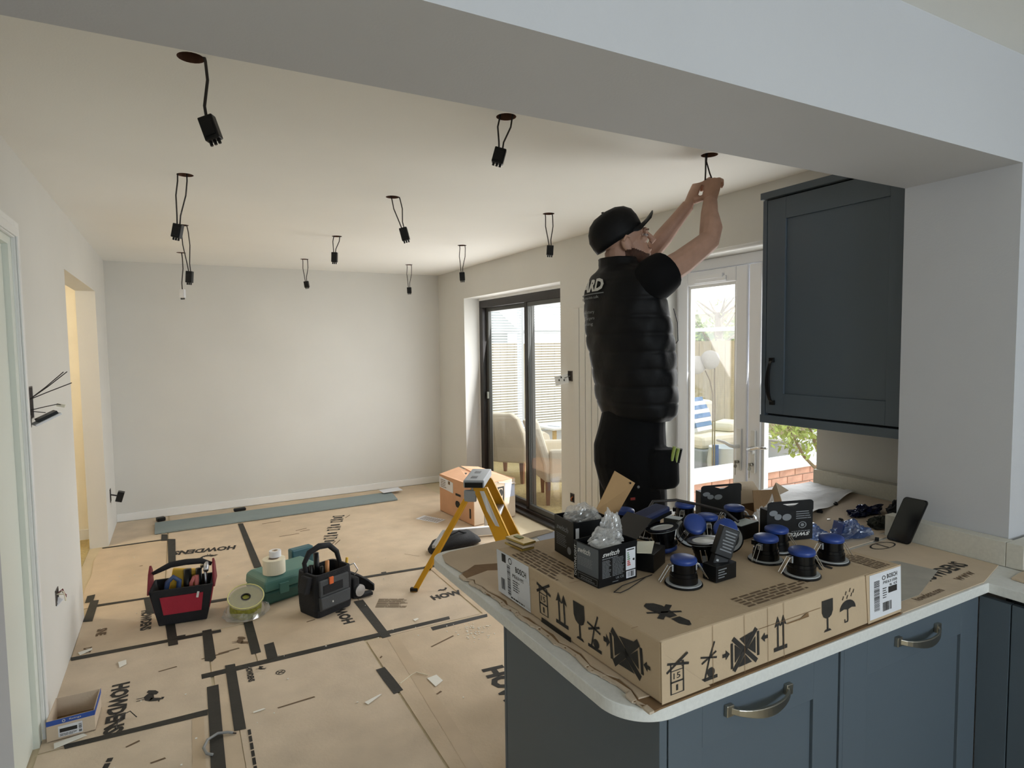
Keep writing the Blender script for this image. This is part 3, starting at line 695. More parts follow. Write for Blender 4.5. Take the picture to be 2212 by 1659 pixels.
MB().box(10.9,4.2,GZ,11.3,12.0,1.8).build('hedge_core', LEAFD, hd)

# ------------------------------------------------------------------ kitchen units
def shaker(parent, nm, x0, x1, z0, z1, y, rail=0.09, m=CABM, axis='y'):
    """shaker front facing -y (axis 'y', face plane y) or -x (axis 'x', face plane x=y; x0..x1 are then y values)"""
    b = MB(); T, D = 0.020, 0.008
    def bx(a0, a1, c0, c1, d0, d1):
        if axis == 'y': b.box(a0, y+d0, c0, a1, y+d1, c1)
        else: b.box(y+d0, a0, c0, y+d1, a1, c1)
    bx(x0, x0+rail, z0, z1, 0, T); bx(x1-rail, x1, z0, z1, 0, T)
    bx(x0+rail, x1-rail, z0, z0+rail, 0, T); bx(x0+rail, x1-rail, z1-rail, z1, 0, T)
    bx(x0+rail, x1-rail, z0+rail, z1-rail, D, T)
    return b.build(nm, m, parent, bevel=0.0012)
def bow_handle(parent, a, bq, out, m=PEWTER, label=None):
    """bow handle from a to bq, standing out along vector out"""
    a, bq, out = V(a), V(bq), V(out); d = (bq-a).normalized(); L = (bq-a).length; s = d.cross(out).normalized()
    b = MB(); rings = []
    for i in range(15):
        t = i/14; h = 0.030*math.sin(PI*t)**0.55+0.004; w = 0.0065+0.0045*math.sin(PI*t)**2; th = 0.0035
        c = a+d*(L*t)+out*h-V((0,0,0.010))*math.sin(PI*t)
        rings.append([c+s*w+out*th, c-s*w+out*th, c-s*w-out*th, c+s*w-out*th])
    b.loft(rings)
    for p in (a, bq):
        R = MX((d, s, out)).transposed(); b.obox(p+out*0.005, 0.02, 0.024, 0.010, R)
    o = b.build('handle', m, parent, bevel=0.0015)
    if label: o['label'] = label
    return o
bc = thing('base_cabinet', 'blue-grey base unit under the peninsula end, left of the pair', 'cabinet', (1.07, 1.1, 0))
b = MB(); b.box(0.806,0.89,0.10,0.822,1.40,0.88).box(1.325,0.89,0.10,1.341,1.40,0.88).box(0.822,1.385,0.10,1.325,1.40,0.88).box(0.822,0.89,0.10,1.325,1.385,0.118).box(0.822,0.89,0.862,1.325,1.385,0.88)
b.build('carcass', CABD, bc)
dl = shaker(bc, 'door', 0.808, 1.336, 0.135, 0.862, 0.868)
bow_handle(dl, (0.968,0.868,0.833), (1.152,0.868,0.826), (0,-1,0))
MB().box(0.806,0.93,0.0,1.341,0.946,0.10).build('plinth', CABM, bc)
bc2 = thing('base_cabinet', 'blue-grey base unit beside the inner corner, right of the pair', 'cabinet', (1.66, 1.1, 0))
b = MB(); b.box(1.343,0.89,0.10,1.359,1.40,0.88).box(1.935,0.89,0.10,1.951,1.40,0.88).box(1.359,1.385,0.10,1.935,1.40,0.88).box(1.359,0.89,0.10,1.935,1.385,0.118)
b.build('carcass', CABD, bc2)
MB().box(1.3405,0.866,0.135,1.3535,0.888,0.862).build('filler_strip', CABM, bc2)
dr2 = shaker(bc2, 'door', 1.358, 1.972, 0.135, 0.862, 0.868)
bow_handle(dr2, (1.571,0.868,0.829), (1.752,0.868,0.822), (0,-1,0))
MB().box(1.343,0.93,0.0,1.951,0.946,0.10).build('plinth', CABM, bc2)
ep = thing('end_panel', 'grey panel closing the open end of the peninsula units', 'panel', (0.795, 1.2, 0))
MB().box(0.785,0.868,0.0,0.804,1.497,0.88).build('panel', CABM, ep, bevel=0.001)
MB().box(0.785,1.500,0.0,0.804,1.512,0.88).build('filler_strip', CABM, ep, bevel=0.001)
MB().box(0.806,1.42,0.0,1.95,1.438,0.88).build('back_panel', CABM, ep)
cc = thing('base_cabinet', 'dark-looking grey unit at the right edge, turned towards the left', 'cabinet', (2.3, 0.1, 0))
b = MB(); b.box(2.0,-1.4,0.10,2.6,0.80,0.88); b.build('carcass', CABD, cc)
shaker(cc, 'door', 0.20, 0.79, 0.135, 0.862, 1.976, axis='x'); shaker(cc, 'door', -0.41, 0.19, 0.135, 0.862, 1.976, axis='x')
MB().box(1.974,0.793,0.135,1.996,0.866,0.862).build('corner_post', CABM, cc)
MB().box(2.03,-1.4,0.0,2.046,0.9,0.10).build('plinth', CABM, cc)
# wall cupboard
wc = thing('wall_cupboard', 'dark grey wall cupboard hanging over the worktop beside the pier', 'cupboard', (2.47, 1.54, 1.23))
X0 = 2.27
MB().box(X0+0.024,1.228,1.24,XR-0.002,1.86,2.20).build('carcass', CABD, wc)
MB().box(X0,1.842,1.268,XR-0.002,1.862,2.2).build('side_panel', CABM, wc, bevel=0.001)
shaker(wc, 'door', 1.226, 1.838, 1.276, 2.196, X0, axis='x')
dw = wc.children[-1]
bow_handle(dw, (X0,1.80,1.325), (X0,1.805,1.51), (-1,0,0), BLK, 'dark handle')
MB().box(X0-0.012,1.226,2.203,XR-0.002,1.868,2.232).build('cornice', CABM, wc, bevel=0.002)
MB().box(X0-0.004,1.226,1.233,X0+0.016,1.864,1.268).box(X0+0.016,1.846,1.233,XR-0.002,1.864,1.268).build('pelmet', CABM, wc, bevel=0.001)
# worktop
def arc(cx, cy, r, a0, a1, n=18): return [(cx+r*math.cos(math.radians(a0+(a1-a0)*k/n)), cy+r*math.sin(math.radians(a0+(a1-a0)*k/n))) for k in range(n+1)]
poly = arc(0.795,0.94,0.10,270,180)+arc(0.765,1.80,0.07,180,90)+[(2.676,1.87),(2.676,1.223),(2.184,1.223),(2.184,0.887),(2.656,0.887),(2.656,-1.5),(1.96,-1.5),(1.96,0.84)]
wt = thing('worktop', 'off-white worktop with rounded corners running from peninsula to the right wall', 'worktop', (1.3, 1.3, 0.88))
def ring3(p, z): return [(q[0],q[1],z) for q in p]
MB().prism(list(reversed(poly)), 0.882, 0.910).build('slab', TOP, wt, bevel=0.002)
up = thing('upstand', 'off-white upstand boxed round the foot of the pier', 'upstand', (2.16, 1.05, 0.91))
b = MB()
b.box(2.14,0.877,0.911,2.1855,1.232,0.985); b.build('side_strip', UPST, up, bevel=0.0015)
MB().box(2.14,0.832,0.911,2.655,0.876,0.985).build('front_strip', UPST, up, bevel=0.0015)
up2 = thing('upstand', 'low two-piece upstand on the right wall under the cupboard', 'upstand', (2.66, 1.55, 0.91))
MB().box(2.655,1.745,0.911,2.679,1.872,0.978).build('short_strip', UPST, up2, bevel=0.001)
MB().box(2.63,1.226,0.911,2.679,1.743,0.978).build('long_strip', UPST, up2, bevel=0.001)

# ------------------------------------------------------------------ taped cardboard on the floor
fc = thing('floor_covering', 'taped brown cardboard sheets protecting the whole floor', 'floor covering', (0.8, 3.5, 0))
SH = [(-0.545,4.51,-0.135,5.83),(-0.125,4.24,0.445,6.655),(0.455,4.13,2.42,6.655),(-0.545,5.84,-0.135,6.655),(-0.545,3.79,-0.09,4.50),(-0.085,3.795,0.295,4.23),
      (0.30,3.275,0.94,4.22),(0.945,3.225,1.52,4.12),(1.53,3.2,2.25,4.12),(-0.543,2.95,0.082,3.78),(0.09,3.275,0.295,3.785),(0.17,1.0,0.825,3.262),(0.835,1.0,2.0,3.215),(-0.543,1.0,0.09,2.94),(0.093,2.0,0.165,3.27),(2.01,2.0,2.66,3.19)]
rr = random.Random(11)
for i, (x0, y0, x1, y1) in enumerate(SH):
    b = MB(); z = 0.0035+0.0012*rr.random()
    def jit(): return rr.uniform(-0.004, 0.004)
    pts = [(x0+jit(),y0+jit()),(x1+jit(),y0+jit()),(x1+jit(),y1+jit()),(x0+jit(),y1+jit())]
    if i == 0: pts = [(-0.585,4.515),(-0.135,4.51),(-0.13,5.83),(-0.60,5.83),(-0.612,5.5),(-0.592,5.2),(-0.60,4.9)]
    b.prism(pts, 0.0005, z); b.build('cardboard_sheet', [CARD, CARD2, CARD, CARD2][i % 4], fc, bevel=0.0006)
TQ = {'A':[(0.042,3.289),(0.7,3.283),(1.342,3.278),(1.333,3.241),(0.7,3.238),(0.043,3.241)],'B':[(1.196,3.199),(1.549,3.194),(1.535,3.159),(1.193,3.155)],
 'C':[(0.908,3.774),(0.966,3.773),(0.97,3.208),(0.921,3.207)],'D':[(0.797,2.903),(0.842,2.907),(0.850,2.79),(0.856,2.664),(0.808,2.652),(0.80,2.78)],'E':[(0.277,3.80),(0.325,3.80),(0.324,3.377),(0.277,3.376)],
 'F':[(0.347,3.455),(0.397,3.462),(0.393,3.282),(0.342,3.268)],'G':[(0.149,3.322),(0.195,3.316),(0.191,2.712),(0.146,2.72)],
 'H':[(0.061,3.147),(0.11,3.146),(0.104,2.75),(0.099,2.38),(0.046,2.38),(0.055,2.75)],'I':[(-0.465,2.966),(-0.2,2.953),(0.057,2.947),(0.055,2.901),(-0.2,2.918),(-0.456,2.932)],
 'J':[(0.063,3.805),(0.11,3.804),(0.114,3.43),(0.095,3.40),(0.063,3.424)],'K':[(-0.545,3.813),(0.156,3.771),(0.156,3.736),(-0.538,3.771)],
 'L':[(-0.121,4.012),(-0.072,3.997),(-0.056,3.695),(-0.102,3.698)],'M':[(-0.249,4.51),(-0.2,4.481),(-0.168,4.21),(-0.221,4.219)],
 'N':[(-0.53,4.545),(-0.182,4.507),(-0.181,4.482),(-0.53,4.507)],'O':[(-0.57,4.733),(-0.528,4.741),(-0.527,4.607),(-0.57,4.611)],'Q':[(-0.542,4.631),(-0.497,4.622),(-0.497,4.272),(-0.545,4.287)],
 'P':[(-0.176,6.012),(-0.131,5.985),(-0.129,5.794),(-0.176,5.808)],'R':[(-0.129,5.837),(-0.071,5.802),(-0.068,5.11),(-0.115,5.068)],'T':[(0.426,6.016),(0.468,6.008),(0.481,4.715),(0.429,4.724)],
 'U':[(-0.588,5.851),(-0.176,5.847),(-0.176,5.823),(-0.585,5.827)],'X':[(0.086,4.248),(0.8,4.182),(1.58,4.112),(1.57,4.080),(0.8,4.146),(0.085,4.212)],'Y':[(1.20,4.17),(1.235,4.165),(1.225,4.11),(1.19,4.115)],'Z':[(-0.10,3.805),(-0.02,3.80),(-0.02,3.765),(-0.10,3.77)]}
for i, (k, q) in enumerate(TQ.items()):
    b = MB(); b.prism(list(reversed(q)), 0.0049+0.0001*i, 0.0056+0.0001*i); b.build('tape_strip', TAPE, fc)
for q in ([(0.945,3.19),(1.005,3.19),(0.95,2.0),(0.89,2.0)],[(-0.005,2.93),(0.04,2.93),(0.03,2.35),(-0.015,2.35)]):
    MB().prism(list(reversed(q)), 0.0049, 0.0053).build('parcel_tape', PTAPE, fc)
FZ = 0.0053
def rooster(ink, u, v, w, h):
    body = [(0.05,0.30),(0.18,0.62),(0.34,0.74),(0.50,0.62),(0.62,0.66),(0.72,0.92),(0.80,1.0),(0.86,0.90),(0.96,0.84),(0.86,0.80),(0.82,0.60),(0.72,0.40),(0.55,0.28),(0.50,0.05),(0.44,0.05),(0.46,0.26),(0.36,0.28),(0.30,0.02),(0.25,0.02),(0.28,0.32),(0.18,0.40)]
    # built from convex pieces so that every piece stays a clean face
    P_ = lambda pts: ink.poly([(u+a*w, v+b_*h) for a, b_ in pts])
    P_([(0.03,0.40),(0.14,0.66),(0.30,0.78),(0.42,0.70),(0.30,0.46),(0.14,0.34)])
    P_([(0.24,0.40),(0.36,0.60),(0.60,0.62),(0.74,0.46),(0.62,0.30),(0.40,0.26)])
    P_([(0.56,0.52),(0.70,0.86),(0.80,0.90),(0.82,0.70),(0.74,0.44)])
    P_([(0.80,0.84),(0.80,0.76),(0.96,0.80)]); P_([(0.66,0.88),(0.70,1.0),(0.82,0.94),(0.80,0.88)])
    ink.line((u+0.44*w,v+0.28*h),(u+0.42*w,v),0.03*w); ink.line((u+0.54*w,v+0.28*h),(u+0.56*w,v),0.03*w)
def howdens(O, dirx, L, h, body='HOWDENS', roost=True, bold=0.025, m=INK, rpos=0.3, rh=1.5):
    dx = V((math.cos(dirx), math.sin(dirx), 0)); dy = V((-dx.y, dx.x, 0))
    k = Ink((O[0],O[1],FZ), dx*L, dy*h); k.text(body, 0, 0, 1, 1, bold=bold*2.0)
    if roost: rooster(k, rpos, 1.45, 0.34, rh)
    k.build('printed_lettering', m, fc)
howdens((-0.333,3.39), -PI/2, 0.435, 0.075)
howdens((0.362,5.365), PI+0.02-0.22, 0.45, 0.11, rpos=0.22, rh=0.9)
howdens((-0.253,4.29), -PI/2+0.02, 0.31, 0.058, rpos=0.35)
howdens((0.845,3.484), PI/2+0.03, 0.30, 0.068, 'HOWD', False)
howdens((1.349,3.535), 0.0, 0.20, 0.075, 'HOW', False); k = Ink((1.42,3.64,FZ),(0.09,0,0),(0,0.05,0)); rooster(k,0,0,1,1); k.build('printed_rooster', INK, fc)
howdens((1.245,2.645), -PI/2-0.1, 0.34, 0.115, 'HOW', False, bold=0.03)
howdens((0.236,3.245), -PI/2, 0.15, 0.03, roost=True, rpos=0.1, rh=1.6)
howdens((0.355,3.70), PI+0.2, 0.001, 0.001, 'H', False)
k = Ink((0.20,3.63,FZ),(0,-0.13,0),(0.09,0,0)); rooster(k,0,0,1,1); k.build('printed_rooster', INKF, fc)
howdens((-0.50,3.90), -PI/2, 0.07, 0.04, 'DOE', False, m=INKF); howdens((-0.46,4.13), -PI/2, 0.10, 0.05, 'SNE', False, m=INKF)
k = Ink((0.381-0.02,3.113-0.02,FZ),(0.045,0,0),(0,0.045,0)); k.ring(0.5,0.5,0.5,0.5,0.82).line((0.2,0.25),(0.8,0.75),0.1).line((0.2,0.75),(0.8,0.25),0.1); k.build('printed_symbol', INK, fc)
k = Ink((1.00,3.62,FZ),(0.17,-0.10,0),(0.06,0.12,0)); k.lines(0,0,1,1,9,3,0.45,3); k.build('printed_lines', INKF, fc)
# transport marks down the back sheet
k = Ink((1.10,5.05,FZ),(0.25,0.75,0),(-0.14,0.03,0))
for i, u in enumerate((0.0,0.09,0.18,0.27,0.40,0.49,0.58,0.72,0.80,0.88,0.95)):
    w = 0.05
    if i % 3 == 0: k.rect(u,0.2,u+w,0.75)
    elif i % 3 == 1: k.frame(u,0.1,u+w,0.85,0.012,0.12)
    else: k.line((u,0.1),(u+w,0.9),0.02,0.2).line((u,0.9),(u+w,0.1),0.02,0.2)
k.build('printed_symbol', INK, fc)
for (x, y, l, a) in ((0.62,5.9,0.16,0.05),(0.85,5.52,0.10,0.3),(0.88,5.48,0.08,0.1),(1.32,5.7,0.10,0.9),(0.70,5.42,0.16,0.0),(1.02,4.95,0.12,1.0),(1.06,4.96,0.12,1.0),(1.55,4.35,0.13,2.2),(-0.3,5.2,0.02,0.3),
    (0.60,3.62,0.05,0.2),(0.33,2.80,0.16,0.05),(-0.14,3.42,0.08,0.12),(0.05,3.45,0.13,0.12),(0.13,3.47,0.1,0.1),(-0.15,2.66,0.05,0.1),(-0.24,2.82,0.05,0.4),(1.12,2.98,0.16,0.35),(0.98,2.55,0.03,0.4),(0.85,3.0,0.02,0.8)):
    dx = V((math.cos(a), math.sin(a), 0))*l; MB().extr([(x,y,FZ),(x+dx.x,y+dx.y,FZ),(x+dx.x-0.004,y+dx.y+0.010,FZ),(x-0.004,y+0.008,FZ)], (0,0,0.0004)).build('printed_dash', INKF, fc)
k = Ink((-0.30,2.78,FZ),(-0.07,-0.32,0),(0.02,-0.006,0)); k.lines(0,0,1,1,1,4,1.0,8); k.build('printed_lines', INK, fc)
k = Ink((0.195,2.70,FZ),(-0.005,-0.36,0),(0.012,0,0)); k.lines(0,0,1,1,1,5,1.0,10); k.build('printed_lines', INK, fc)

# ------------------------------------------------------------------ things lying about the floor
pk = tag(MB().hexa([(-0.228,6.03,0.008),(1.945,6.08,0.008),(1.985,6.425,0.008),(-0.235,6.40,0.008)],[(-0.228,6.03,0.022),(1.945,6.08,0.022),(1.985,6.425,0.022),(-0.235,6.40,0.022)]).build('board', PLANK, bevel=0.002),
   'long grey-green board lying flat along the back wall', 'board')
tag(MB().obox((-0.19,6.50,0.024),0.07,0.06,0.036,rotz(0.3)).build('cable_end', BLK, bevel=0.008), 'black cable end by the back skirting behind the left end of the board', 'cable end')
tag(MB().obox((0.48,6.47,0.027),0.11,0.05,0.03,rotz(0.1)).build('cable_end', BLK, bevel=0.01), 'black lump on the back edge of the grey-green board', 'cable end')
tag(MB().obox((1.98,6.42,0.040),0.22,0.13,0.002,MX.Rotation(0.06,3,'X')@rotz(0.1)).build('white_card', PAPER), 'torn white card at the far end of the grey-green board', 'card')
la = thing('label_sheet', 'white printed shipping label stuck to the floor by the orange box', 'label', (1.98, 5.25, 0.006))
MB().hexa([(1.87,5.33,0.006),(1.99,5.10,0.006),(2.10,5.16,0.006),(1.98,5.40,0.006)],[(1.87,5.33,0.0066),(1.99,5.10,0.0066),(2.10,5.16,0.0066),(1.98,5.40,0.0066)]).build('paper', PAPER, la)
k = Ink((1.99,5.10,0.0066),(0.11,0.06,0),(-0.12,0.23,0)); k.lines(0.1,0.08,0.9,0.92,9,2,0.4,3); k.build('printed_lines', INKF, la)
# scraps
for (x, y, l, w, a, lab) in ((-0.30,3.60,0.03,0.07,0.3,'curved white scrap left of the large print, near the left wall'),(-0.48,3.85,0.06,0.05,0.6,'white triangular scrap on tape beside the left wall'),
    (0.72,2.66,0.09,0.035,0.55,'translucent white tape scrap below the short tape strip'),(1.02,2.66,0.05,0.09,0.2,'torn white film scrap beside the large print at the peninsula'),
    (0.255,2.82,0.05,0.012,0.1,'short white stick near the long double tape strip'),(1.16,3.33,0.03,0.025,0.3,'square white flake above the right tape strip'),(-0.44,2.985,0.11,0.05,0.3,'white triangular paper at the foot of the architrave')):
    o = MB().extr([(x-l/2*math.cos(a)-w/2*math.sin(a),y-l/2*math.sin(a)+w/2*math.cos(a),0.0075),(x-l/2*math.cos(a),y-w/2-l/3*math.sin(a),0.0075),(x+l/2*math.cos(a),y+l/2*math.sin(a)-w/4,0.0075),(x+l/3,y+w/2,0.0085)],(0,0,0.0012)).build('scrap', SCRAP)
    tag(o, lab, 'scrap', 'white scraps on the cardboard floor')
b = MB(); rr = random.Random(21)
for _ in range(150):
    x, y = rr.uniform(-0.5,1.9), rr.uniform(2.4,5.6); s = rr.uniform(0.003,0.009)
    if rr.random() < 0.4: x, y = rr.gauss(1.40,0.06), rr.gauss(3.05,0.06)
    b.obox((x,y,0.0075), s, s*rr.uniform(0.5,1), 0.002, rotz(rr.random()*3))
tag(b.build('plaster_flecks', SCRAP), 'tiny white plaster flecks scattered over the cardboard floor', 'debris', kind='stuff')
ca = thing('cable_offcut', 'short bent grey cable offcut lying over the tape at bottom left', 'cable', (0.08, 2.67, 0))
MB().tube([(0.060,2.590,0.011),(0.040,2.605,0.013),(0.030,2.645,0.016),(0.045,2.690,0.018),(0.085,2.718,0.017),(0.122,2.712,0.013),(0.140,2.700,0.011)], 0.0055, 10).build('sheath', GCABLE, ca, smooth=True)
MB().tube([(0.140,2.700,0.011),(0.152,2.694,0.009)], 0.003, 6).build('core', CABLE, ca)
tag(MB().tube([(0.86,2.72,0.008),(0.93,2.765,0.009),(0.96,2.775,0.010),(1.0,2.72,0.009)], 0.0018, 6).build('wire_offcut', CREAMT), 'thin pale wire offcut beside the short tape strip', 'wire')
tag(MB().tube([(-0.29,2.985,0.009),(-0.27,3.04,0.03),(-0.24,3.06,0.028),(-0.215,3.03,0.01)], 0.0022, 6).build('wire_offcut', CABLE), 'thin dark wire curl beside the blue-banded carton', 'wire')

# open carton with blue band, bottom left
cb = thing('open_carton', 'open brown carton with blue rim on the floor beside the architrave', 'box', (-0.44, 3.11, 0.005))
c0, c1, c2, c3 = (-0.525,3.013), (-0.362,3.018), (-0.357,3.203), (-0.519,3.208); z0, z1, zt = 0.006, 0.072, 0.092
def wallpanel(p, q, za, zb, t=0.003):
    p, q = V((p[0],p[1],0)), V((q[0],q[1],0)); n = V((-(q-p).y,(q-p).x,0)).normalized()*t
    return MB().extr([p+V((0,0,za)),q+V((0,0,za)),q+V((0,0,zb)),p+V((0,0,zb))], n)
for p, q in ((c0,c1),(c1,c2),(c2,c3),(c3,c0)):
    wallpanel(p, q, z0, zt).build('side_panel', CARD2, cb)
MB().extr([(c[0],c[1],z0) for c in (c0,c1,c2,c3)], (0,0,0.003)).build('bottom_panel', CARDD, cb)
for p, q in ((c0,c1),(c1,c2)):
    d = (V((q[0],q[1],0))-V((p[0],p[1],0))); n = V((d.y,-d.x,0)).normalized()*0.0012
    MB().extr([V((p[0],p[1],z1))+n,V((q[0],q[1],z1))+n,V((q[0],q[1],zt+0.0005))+n,V((p[0],p[1],zt+0.0005))+n], -n*0.8).build('blue_band', BLUEB, cb)
k = Ink((c0[0],c0[1]-0.0013,z0),(0.163,0.005,0),(0,0,0.086)); k.frame(0.24,0.14,0.74,0.66,0.006,0.012)
k.build('label_frame', PAPER, cb)
MB().box(-0.486,3.0105,0.018,-0.404,3.0135,0.062).build('white_label', PAPER, cb)
k = Ink((-0.486,3.0105,0.018),(0.082,0,0),(0,0,0.044)); k.rect(0.06,0.42,0.78,0.78).lines(0.06,0.08,0.8,0.34,3,2,0.5,4).bars(0.84,0.1,0.97,0.9,9,2,False); k.build('printed_lines', INK, cb)
k = Ink((c0[0],c0[1]-0.0014,z1),(0.163,0.005,0),(0,0,0.02)); k.ring(0.36,0.5,0.035,0.3,0.6).text('fixings',0.47,0.3,0.25,0.45,0.01); k.build('printed_lettering', PRNT, cb)

# ------------------------------------------------------------------ red tool tote
tt = thing('tool_tote', 'red and black open tool bag with a hammer, left of the two bags', 'tool bag', (-0.02, 4.06, 0.006), rot=(0,0,-0.12))
Lm = W[tt.name]
def LB(b, nm, m, par=tt, **k):
    M_ = W[par.name]; b.v = [M_ @ p for p in b.v]; return b.build(nm, m, par, **k)
def trayrings(w0, d0, w1, d1, h): return [[V((-w0,-d0,0.0)),V((w0,-d0,0.0)),V((w0,d0,0.0)),V((-w0,d0,0.0))],[V((-w1,-d1,h)),V((w1,-d1,h)),V((w1,d1,h)),V((-w1,d1,h))]]
b = MB(); outer = trayrings(0.125,0.085,0.165,0.105,0.215); inner = trayrings(0.115,0.075,0.15,0.09,0.215)
b.loft([outer[0], outer[1], inner[1], [p+V((0,0,0.03)) for p in inner[0]]]); LB(b, 'body', BAGB, bevel=0.006)
# red front and side cloth
def facepatch(u0,u1,v0,v1,side,off):
    w0,d0,w1,d1,h = 0.125,0.085,0.165,0.105,0.215
    def pt(u,v):
        w=w0+(w1-w0)*v; d=d0+(d1-d0)*v
        return V((-w+2*w*u,-d-off,h*v)) if side=='f' else V((w+off,-d+2*d*u,h*v)) if side=='r' else V((-w-off,d-2*d*u,h*v))
    q=[pt(u0,v0),pt(u1,v0),pt(u1,v1),pt(u0,v1)]; n=(q[1]-q[0]).cross(q[3]-q[0]).normalized()*0.004
    return MB().extr(q, -n)
LB(facepatch(0.15,0.86,0.30,0.80,'f',0.004), 'front_pocket', RED); LB(facepatch(0.1,0.9,0.30,0.95,'r',0.004), 'side_pocket', RED); LB(facepatch(0.1,0.9,0.30,0.95,'l',0.004), 'side_pocket', RED)
LB(facepatch(0.03,0.97,0.82,1.0,'f',0.006), 'top_band', BAGB)
for s in (-1, 1):
    x = s*0.163
    b = MB(); b.extr([(x,-0.09,0.19),(x,0.09,0.19),(x*0.98,0.045,0.30),(x*0.97,0.0,0.335),(x*0.98,-0.045,0.30)], (0.012*s,0,0)); LB(b, 'end_wall', REDD, bevel=0.003)
LB(MB().tube([(-0.155,0,0.285),(-0.12,0,0.300),(-0.06,0,0.325),(0.02,0,0.33),(0.10,0,0.325),(0.155,0,0.30)], [0.010,0.014,0.018,0.018,0.017,0.011], 12), 'handle', BAGB, smooth=True)
LB(MB().obox((0.085,-0.109,0.165),0.012,0.004,0.035,MX.Rotation(0.2,3,'Y')), 'zip_pull', PRNT)
hm = thing('claw_hammer', 'claw hammer with steel head standing in the red tool bag', 'hammer', (0.10, 4.06, 0.1))
MB().tube([(0.098,4.06,0.10),(0.100,4.06,0.29)],0.009,8).build('shaft', ALU, hm, smooth=True)
MB().tube([(0.085,4.10,0.285),(0.098,4.06,0.305),(0.106,4.03,0.315),(0.10,3.985,0.29)],[0.014,0.015,0.015,0.015],10).build('head', ALU, hm, smooth=True)
MB().extr([(0.080,4.10,0.29),(0.098,4.10,0.29),(0.094,4.15,0.265),(0.088,4.16,0.255)],(0,0,0.008)).build('claw', ALU, hm)
pl = thing('pliers', 'pliers with pinkish-red grips standing in the red tool bag', 'pliers', (0.03, 4.04, 0.15))
MB().tube([(0.05,4.03,0.06),(0.05,4.03,0.255)],0.013,10).build('grip', mat('pink_grip','#b0605a',0.5), pl, smooth=True); MB().tube([(0.012,4.03,0.06),(0.022,4.03,0.215),(0.04,4.03,0.25)],0.011,8).build('grip', MATS['pink_grip'], pl, smooth=True)
tag(MB().tube([(-0.13,4.08,0.08),(-0.10,4.05,0.235),(-0.07,4.04,0.265),(-0.04,4.05,0.235),(-0.05,4.06,0.15),(-0.07,4.05,0.08)],0.014,10).build('snips', mat('blue_grip','#3a4d74',0.5), smooth=True), 'blue-grey looped handle sticking up in the red tool bag', 'tool')
tag(MB().obox((-0.02,4.12,0.215),0.13,0.03,0.13,MX.Rotation(0.2,3,'Y')).build('spirit_level', YELW, bevel=0.008), 'yellow-handled tool at the back of the red tool bag', 'tool')
tag(MB().tube([(0.0,4.07,0.08),(0.005,4.08,0.285)],0.022,10).tube([(0.06,4.085,0.1),(0.065,4.095,0.275)],0.018,10).build('nut_driver', BLK, smooth=True), 'thick black tool handle in the middle of the red tool bag', 'tool')

# ------------------------------------------------------------------ earth wire spool
sp = thing('cable_spool', 'film-wrapped spool of green-yellow wire between the two bags', 'spool', (0.30, 3.88, 0.006))
Rs = MX.Rotation(0.42,3,'X')
b = MB(); cc_ = V((0.30,3.885,0.085))
b.lathe([(0.028,-0.045),(0.088,-0.045),(0.088,0.045),(0.028,0.045)], 28, cc_, Rs); b.build('wire_winding', YGRN, sp, smooth=False)
for z in (-0.05, 0.05):
    MB().lathe([(0.026,z-0.002),(0.102,z-0.002),(0.102,z+0.002),(0.026,z+0.002),(0.026,z-0.002)], 32, cc_, Rs, cap=False).build('flange', SPOOLP, sp, smooth=False)
MB().lathe([(0.027,-0.051),(0.027,0.053),(0.02,0.053),(0.02,-0.051)], 20, cc_, Rs).build('core_tube', BLK, sp)
MB().tube([cc_+Rs@V((0.098*math.cos(a),0.098*math.sin(a),0.056)) for a in [2*PI*k/26 for k in range(27)]], 0.003, 6, cap=False).build('end_ring', mat('pale_yellow','#d2cf8a',0.5), sp)
b = MB(); rings = []
for z, r in ((0.003,0.09),(0.012,0.128),(0.035,0.122),(0.06,0.118)):
    rings.append([V((0.30+(r+0.012*math.sin(5*a+z*40))*math.cos(a), 3.90+(r*0.8+0.010*math.cos(4*a+z*30))*math.sin(a), z)) for a in [2*PI*k/28 for k in range(28)]])
MB().loft(rings, cap=False).build('wrapping', PLAST, sp)

# ------------------------------------------------------------------ teal case with tape rolls
tc = thing('tool_case', 'teal plastic case behind the grey tool bag', 'case', (0.56, 4.15, 0.006), rot=(0,0,0.33))
def CBX(b, nm, m, **k): return LB(b, nm, m, tc, **k)
CBX(MB().loft([[V((-w,-d,z)),V((w,-d,z)),V((w,d,z)),V((-w,d,z))] for w,d,z in ((0.17,0.115,0.0),(0.19,0.13,0.02),(0.20,0.14,0.085))]), 'base', TEALC, bevel=0.012)
CBX(MB().loft([[V((-w,-d,z)),V((w,-d,z)),V((w,d,z)),V((-w,d,z))] for w,d,z in ((0.20,0.14,0.088),(0.195,0.135,0.15),(0.17,0.11,0.172))]), 'lid', TEAL, bevel=0.012)
for x in (-0.08, 0.08): CBX(MB().box(x-0.03,-0.152,0.06,x+0.03,-0.139,0.125), 'latch', TEAL, bevel=0.003)
def taperoll(nm, lab, c, r, ri, h, m):
    t = thing(nm, lab, 'tape', c)
    MB().lathe([(ri,0),(r,0),(r,h),(ri,h),(ri,0)], 32, c, cap=False).build('tape_wind', m, t)
    MB().lathe([(ri-0.004,0.001),(ri-0.0002,0.001),(ri-0.0002,h+0.0015),(ri-0.004,h+0.0015),(ri-0.004,0.001)], 24, c, cap=False).build('cardboard_core', CARD2, t); return t
taperoll('tape_roll', 'large cream tape roll lying on the teal case', (0.485,4.06,0.180), 0.068, 0.034, 0.09, CREAMT)
taperoll('tape_roll', 'small white tape roll on top of the large cream roll', (0.497,4.085,0.273), 0.036, 0.018, 0.038, PAPER)
